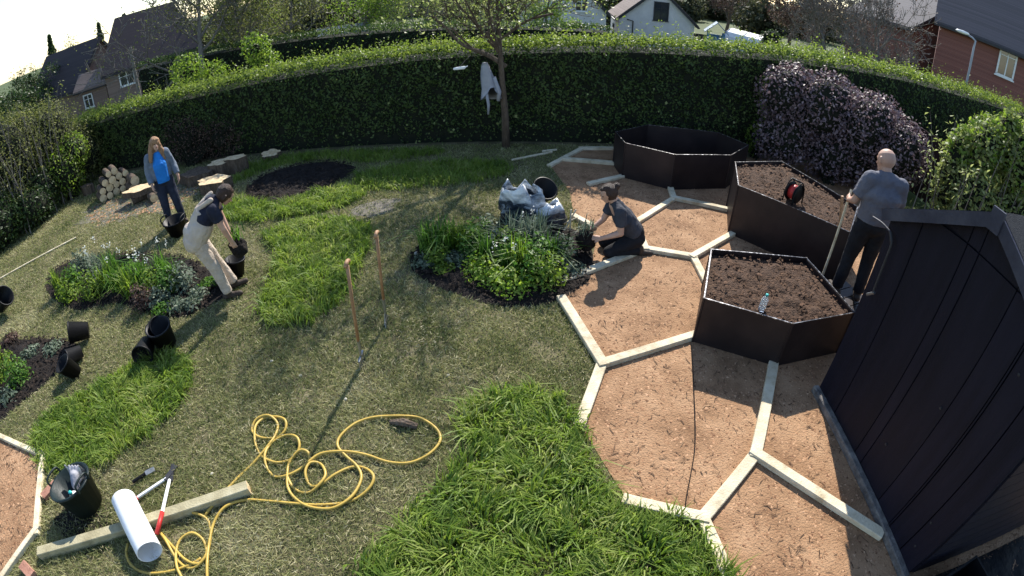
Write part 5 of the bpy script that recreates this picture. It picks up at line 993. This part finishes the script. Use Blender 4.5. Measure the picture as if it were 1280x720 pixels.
slab('thick bark edged slab raised on a log beside the woman in blue', 180, 250, .42, .22, .12, .17, R(20), 'wood_slab'); p = gp(176, 252); log('short log propping up the thick slab', Vector((p.x, p.y, .085)), sd, .085, .4, None); p = gp(190, 252); log('round log end beside the propped slab', Vector((p.x + .05, p.y, .10)), ax, .09, .25, None)
slab('large flat wood slice on the ground behind the bending person', 270, 238, .36, .26, .24); slab('broad pale wood slice beside the shaded long grass', 280, 218, .30, .22, .30, 0, .4); slab('wood slice overlapping the broad pale slice', 298, 215, .26, .16, .34, 0, R(10)); slab('lone wood slice under the hedge', 340, 199, .22, .16, .10, .06, .2, tilt=R(12))
slab('dark mossy stump base behind the woman in blue', 250, 226, .42, .30, .22, 0, .2, 'tree_stump', m='bark')
slab('leaning wood offcut at the near end of the log stack', 112, 243, .18, .12, .25, 0, .2, 'wood_block', m='bark')
# compost sacks, pots and sticks behind the rounded bed
def sack(label, px, py, w_, h, rz, tilt, seed):
    p = gp(px, py); e = empty('compost_sack', (p.x, p.y, .0), rz, label, 'sack'); e.rotation_euler = (tilt, 0, rz); n = 26; V = []; prof = [(0, .01), (.75, .0), (1.05, .12), (1.08, .35), (1.0, .6), (.95, .85), (.8, 1.0), (.72, .97), (.85, .7), (.9, .3), (0, .25)]
    for i, (r, z) in enumerate(prof):
        for j in range(n):
            a = 6.283 * j / n; k = 1 + .45 * mn.noise(Vector((math.cos(a) * 1.8, math.sin(a) * 1.8, z * 2.5 + seed))) + .22 * mn.noise(Vector((math.cos(a) * 7, math.sin(a) * 7, z * 7 + seed)))
            V.append((r * w_ * k * math.cos(a), r * w_ * .62 * k * math.sin(a), h * (z + .40 * mn.noise(Vector((math.cos(a) * 1.6, math.sin(a) * 1.6, seed))) * (z > .3) + .12 * mn.noise(Vector((math.cos(a) * 5, math.sin(a) * 5, seed))) * (z > .3))))
    mb = MB(); mb.add(V, [(i * n + j, i * n + (j + 1) % n, (i + 1) * n + (j + 1) % n, (i + 1) * n + j) for i in range(len(prof) - 1) for j in range(n)]); mb.build('sack_film', M['sack'], e, True)
sack('big open compost sack printed blue and white behind the rounded bed', 652, 276, .34, .58, R(-15), R(10), 3.0); sack('smaller crumpled compost sack beside the big open one', 686, 284, .24, .36, R(20), R(-8), 8.0)
pot('black pot standing behind the compost sacks', 672, 256, .12, .19, .34, (R(38), 0, R(30)), .10)
for i, (a, b, z) in enumerate([((705, 292), (720, 262), .32), ((712, 293), (714, 262), .35), ((700, 285), (722, 272), .2)]):
    pa, pb = gp(*a), gp(*a); q = at(*b, math.hypot(pa.x, pa.y) + .05); mb = MB(); mb.tube([pa + Vector((0, 0, .05)), q], .012, 6); tag(mb.build('plant_stake', M['board'], None), 'pale split stake sticking up between the sacks and the kneeling person', 'stake', 'pale stakes by the sacks')
e = empty('work_glove', gp(778, 317), .6, 'yellow work glove on the path board by the kneeling person', 'glove'); q = MB(); rc(q, (0, 0, .04), (0, .09, .04), .035, .04, 10, side=(1, 0, 0), k=1.2); [rc(q, (x, .1, .04), (x * 1.3, .18, .03), .013, .011, 8) for x in (-.036, -.012, .012, .036)]; rc(q, (.045, .04, .04), (.09, .09, .03), .014, .011, 8); M['ylw'] = pm('tan_glove', [(.4, .28, .06), (.5, .36, .1)], 8, .8, .3); blob('glove_body', q, .008, M['ylw'], e, 3)
stone(741, 339, .035, 'pale stone on the path edge by the rounded bed', group=None); stone(520, 318, .035, 'pale stone at the tip of the rounded bed', group=None)
# bottle, reel and stake on the planters
small('water_bottle', 'clear water bottle standing on the lower planter', 'bottle', gp(951, 388, .55), (R(6), 0, 0), lambda e: b_bottle(e, .038, .22, 'clear', 'teal'))
p = gp(990, 252, .77); e = empty('cable_reel', p, R(25), 'orange and black cable reel standing on the tall planter', 'cable reel'); RM = Matrix.Translation((0, 0, .15)) @ Matrix.Rotation(R(90), 4, 'X')
for y in (-.07, .07): mb = MB(); mb.lathe([(.03, -.008), (.14, -.008), (.145, 0), (.14, .008), (.03, .008)], 20, Matrix.Translation((0, y, 0)) @ RM); mb.build('flange', M['black'], e, True)
mb = MB(); mb.lathe([(.05, -.06), (.105, -.055), (.11, 0), (.105, .055), (.05, .06)], 18, RM); mb.build('cable', M['red'], e, True)
mb = MB(); mb.tube(catmull([(-.13, -.09, .0), (-.11, -.09, .2), (0, -.09, .33), (.11, -.09, .2), (.13, -.09, 0)], 4), .011, 6); mb.tube(catmull([(-.13, .09, .0), (-.11, .09, .2), (0, .09, .33), (.11, .09, .2), (.13, .09, 0)], 4), .011, 6); mb.tube([(0, -.09, .33), (0, .09, .33)], .014, 6); mb.build('stand', M['black'], e, True)
a = gp(1049, 288, .74); q = at(1053, 245, math.hypot(a.x, a.y)); mb = MB(); mb.bar(a, q, .035, .035, .004); tag(mb.build('wooden_stake', M['ash'], None), 'square wooden stake standing in the tall planter', 'stake')
# cloth and glove hung in the fruit tree
p = at(606, 78, 9.9); e = empty('hanging_shirt', p, 0, 'pale grey shirt hanging from a limb of the fruit tree', 'shirt'); n = 16; V = []
for i in range(9):
    t = i / 8; 
    for j in range(n): a = 6.283 * j / n; V.append(((.04 + .13 * t ** .7) * math.cos(a) * (1 + .3 * math.sin(5 * a + 2 * t)) + .10 * t, (.03 + .05 * t) * math.sin(a), -.62 * t * (1 + .22 * math.sin(2 * a + 1))))
mb = MB(); mb.add(V, [(i * n + j, i * n + (j + 1) % n, (i + 1) * n + (j + 1) % n, (i + 1) * n + j) for i in range(8) for j in range(n)] + [tuple(range(n)), tuple(range(8 * n + n - 1, 8 * n - 1, -1))]); mb.build('fabric', M['cloth'], e, True)
mb = MB(); mb.tube([(.02, -.02, -.6), (.06, -.03, -.85), (.05, -.02, -1.05)], [.035, .03, .02], 7); mb.build('sleeve', M['cloth'], e, True)
mb = MB(); mb.tube([(.16, 0, -.3), (.27, 0, -.6), (.25, 0, -.78)], [.05, .045, .035], 7); mb.build('sleeve', M['cloth'], e, True)
q = MB(); rc(q, (-.09, 0, 0), (.09, 0, .02), .03, .035, 8); rc(q, (.09, 0, .02), (.16, 0, .05), .02, .014, 8); e = empty('white_glove', at(574, 86, 9.9), 0, 'white glove caught on a low twig of the fruit tree', 'glove'); blob('glove_body', q, .012, M['white'], e, 3)
mb = MB(); mb.tube([(0, .0, .02), (.1, .05, .14), (.22, .08, .25)], .006, 5); mb.build('string', M['barkg'], e)

# ------------------------------------------------------------------ plants in the beds
def plant(kind, px, py, s, label, group, m=None):
    s = s * 1.17
    p = gp(px, py); e = empty({'strap': 'strap_leaved_plant', 'mound': 'mounded_plant', 'leafy': 'leafy_plant', 'flower': 'white_flowering_plant', 'low': 'low_plant'}[kind], (p.x, p.y, .04), 0, label, 'plant', group)
    if kind in ('strap', 'flower'):
        n = int(70 * s + 20); P = np.concatenate([rng.normal(size=(n, 2)) * .05 * s, np.zeros((n, 1))], 1); blades('leaves', P, rng.uniform(.22, .48, n) * s, rng.uniform(.012, .026, n), m or M['lf_plant'], e, .55)
    if kind == 'flower':
        P = []
        for i in range(int(3 * s) + 1): c = rng.normal(size=3) * [.11, .11, .05] * s + [0, 0, .42 * s]; P.append(c + rng.normal(size=(10, 3)) * [.018, .018, .03])
        P = np.concatenate(P); leaves('flowers', P, np.tile([0, 0, 1.0], (len(P), 1)), .03, M['lf_white'], e, .8, 1.0)['kind'] = 'stuff'
    if kind in ('mound', 'leafy', 'low'):
        r = (.22 if kind != 'low' else .16) * s; h = {'mound': .8, 'leafy': 1.6, 'low': .5}[kind]; n = int({'mound': 420, 'leafy': 420, 'low': 200}[kind] * s)
        u = unit(rng.normal(size=(n, 3))); u[:, 2] = np.abs(u[:, 2]); t = rng.uniform(.35, 1.08, (n, 1)); P = u * t * [r, r, r * h] ; leaves('leaves', P, u + [0, 0, .5], rng.uniform(.035, .085, n), m or M['lf_plant'], e, .45, .8)
        mb = MB()
        for i in range(7): a = random.uniform(0, 6.28); mb.tube([(0, 0, -.03), (math.cos(a) * r * .5, math.sin(a) * r * .5, r * h * .8)], [.008, .004], 4)
        mb.build('stems', M['core'], e)
LC = 'in the rounded bed'; LA = 'in the bed by the bending person'; LBd = 'in the soil strip by the fallen pots'
for k, px, py, s, mk in [('strap', 538, 316, 1.0, None), ('strap', 556, 318, 1.15, None), ('strap', 574, 316, 1.05, 'lf_fresh'), ('mound', 604, 345, 1.1, 'lf_lime'), ('mound', 640, 362, 1.05, 'lf_lime'), ('mound', 622, 356, .8, 'lf_lime'), ('leafy', 664, 350, 1.1, None), ('leafy', 684, 356, 1.0, 'lf_fresh'),
     ('leafy', 645, 330, 1.0, None), ('leafy', 618, 322, .9, 'lf_grey'), ('strap', 640, 310, 1.1, 'lf_grey'), ('strap', 664, 316, 1.1, 'lf_grey'), ('leafy', 598, 306, .9, None), ('mound', 570, 330, .7, 'lf_grey'), ('low', 530, 332, .9, 'lf_grey'), ('leafy', 700, 325, .8, 'lf_grey'), ('low', 715, 340, .9, 'lf_grey'), ('flower', 660, 300, .8, 'lf_grey'), ('strap', 688, 330, .9, None), ('flower', 632, 338, .7, None), ('mound', 590, 325, .9, None), ('leafy', 548, 330, .7, 'lf_fresh'), ('leafy', 585, 318, .9, None), ('strap', 610, 330, .9, None), ('leafy', 630, 318, .9, 'lf_fresh'), ('strap', 652, 342, 1.0, 'lf_fresh'), ('leafy', 672, 334, 1.0, None), ('low', 556, 340, .8, 'lf_fresh'), ('strap', 676, 305, 1.0, 'lf_grey'), ('leafy', 610, 300, .8, 'lf_grey')]:
    nm = {'strap': 'strap leaved', 'mound': 'low mounded', 'leafy': 'bushy leafy', 'flower': 'white flowered', 'low': 'small sprawling'}[k]; cn = {None: 'green', 'lf_fresh': 'fresh green', 'lf_lime': 'lime green', 'lf_grey': 'grey green'}[mk]
    plant(k, px, py, s, f'{nm} {cn} plant {LC}', 'plants in the rounded bed', M[mk] if mk else None)
for k, px, py, s, mk in [('strap', 78, 366, .9, 'lf_fresh'), ('leafy', 96, 360, .9, None), ('leafy', 118, 372, 1.0, 'lf_fresh'), ('strap', 138, 362, 1.0, 'lf_fresh'), ('flower', 146, 350, 1.1, None), ('flower', 128, 344, .9, 'lf_grey'), ('strap', 166, 372, 1.0, 'lf_fresh'), ('flower', 182, 358, 1.0, None), ('mound', 200, 378, .9, 'lf_grey'), ('leafy', 214, 366, .9, None), ('leafy', 232, 362, .9, 'lf_grey'), ('flower', 206, 350, 1.0, None), ('leafy', 182, 385, .8, 'lf_red'), ('low', 250, 372, 1.0, 'lf_grey'), ('low', 222, 386, 1.0, 'lf_grey'), ('leafy', 106, 340, .9, 'lf_grey'), ('mound', 160, 345, .8, None), ('low', 262, 358, .8, None), ('leafy', 88, 376, .8, 'lf_fresh'), ('leafy', 128, 358, .9, 'lf_grey'), ('strap', 150, 366, .9, None), ('leafy', 194, 366, .9, 'lf_fresh'), ('leafy', 172, 356, .9, None), ('strap', 218, 356, .9, None), ('low', 240, 384, .9, 'lf_grey'), ('low', 205, 390, .9, None)]:
    nm = {'strap': 'strap leaved', 'mound': 'low mounded', 'leafy': 'bushy leafy', 'flower': 'white flowered', 'low': 'small sprawling'}[k]; cn = {None: 'green', 'lf_fresh': 'fresh green', 'lf_lime': 'lime green', 'lf_grey': 'grey green', 'lf_red': 'brownish'}[mk]
    plant(k, px, py, s, f'{nm} {cn} plant {LA}', 'plants in the bed by the bending person', M[mk] if mk else None)
for k, px, py, s, mk in [('leafy', 8, 470, 1.1, 'lf_fresh'), ('strap', -14, 462, 1.1, None), ('low', 40, 446, 1.0, 'lf_grey'), ('leafy', 28, 478, .9, None), ('low', 68, 440, 1.0, 'lf_grey'), ('low', 12, 498, 1.1, 'lf_grey'), ('leafy', -20, 500, 1.2, None), ('low', 14, 428, 1.0, 'lf_red')]:
    nm = {'strap': 'strap leaved', 'leafy': 'bushy leafy', 'low': 'small sprawling'}[k]; cn = {None: 'green', 'lf_fresh': 'fresh green', 'lf_grey': 'grey green', 'lf_red': 'brownish'}[mk]
    plant(k, px, py, s, f'{nm} {cn} plant {LBd}', 'plants in the soil strip', M[mk] if mk else None)
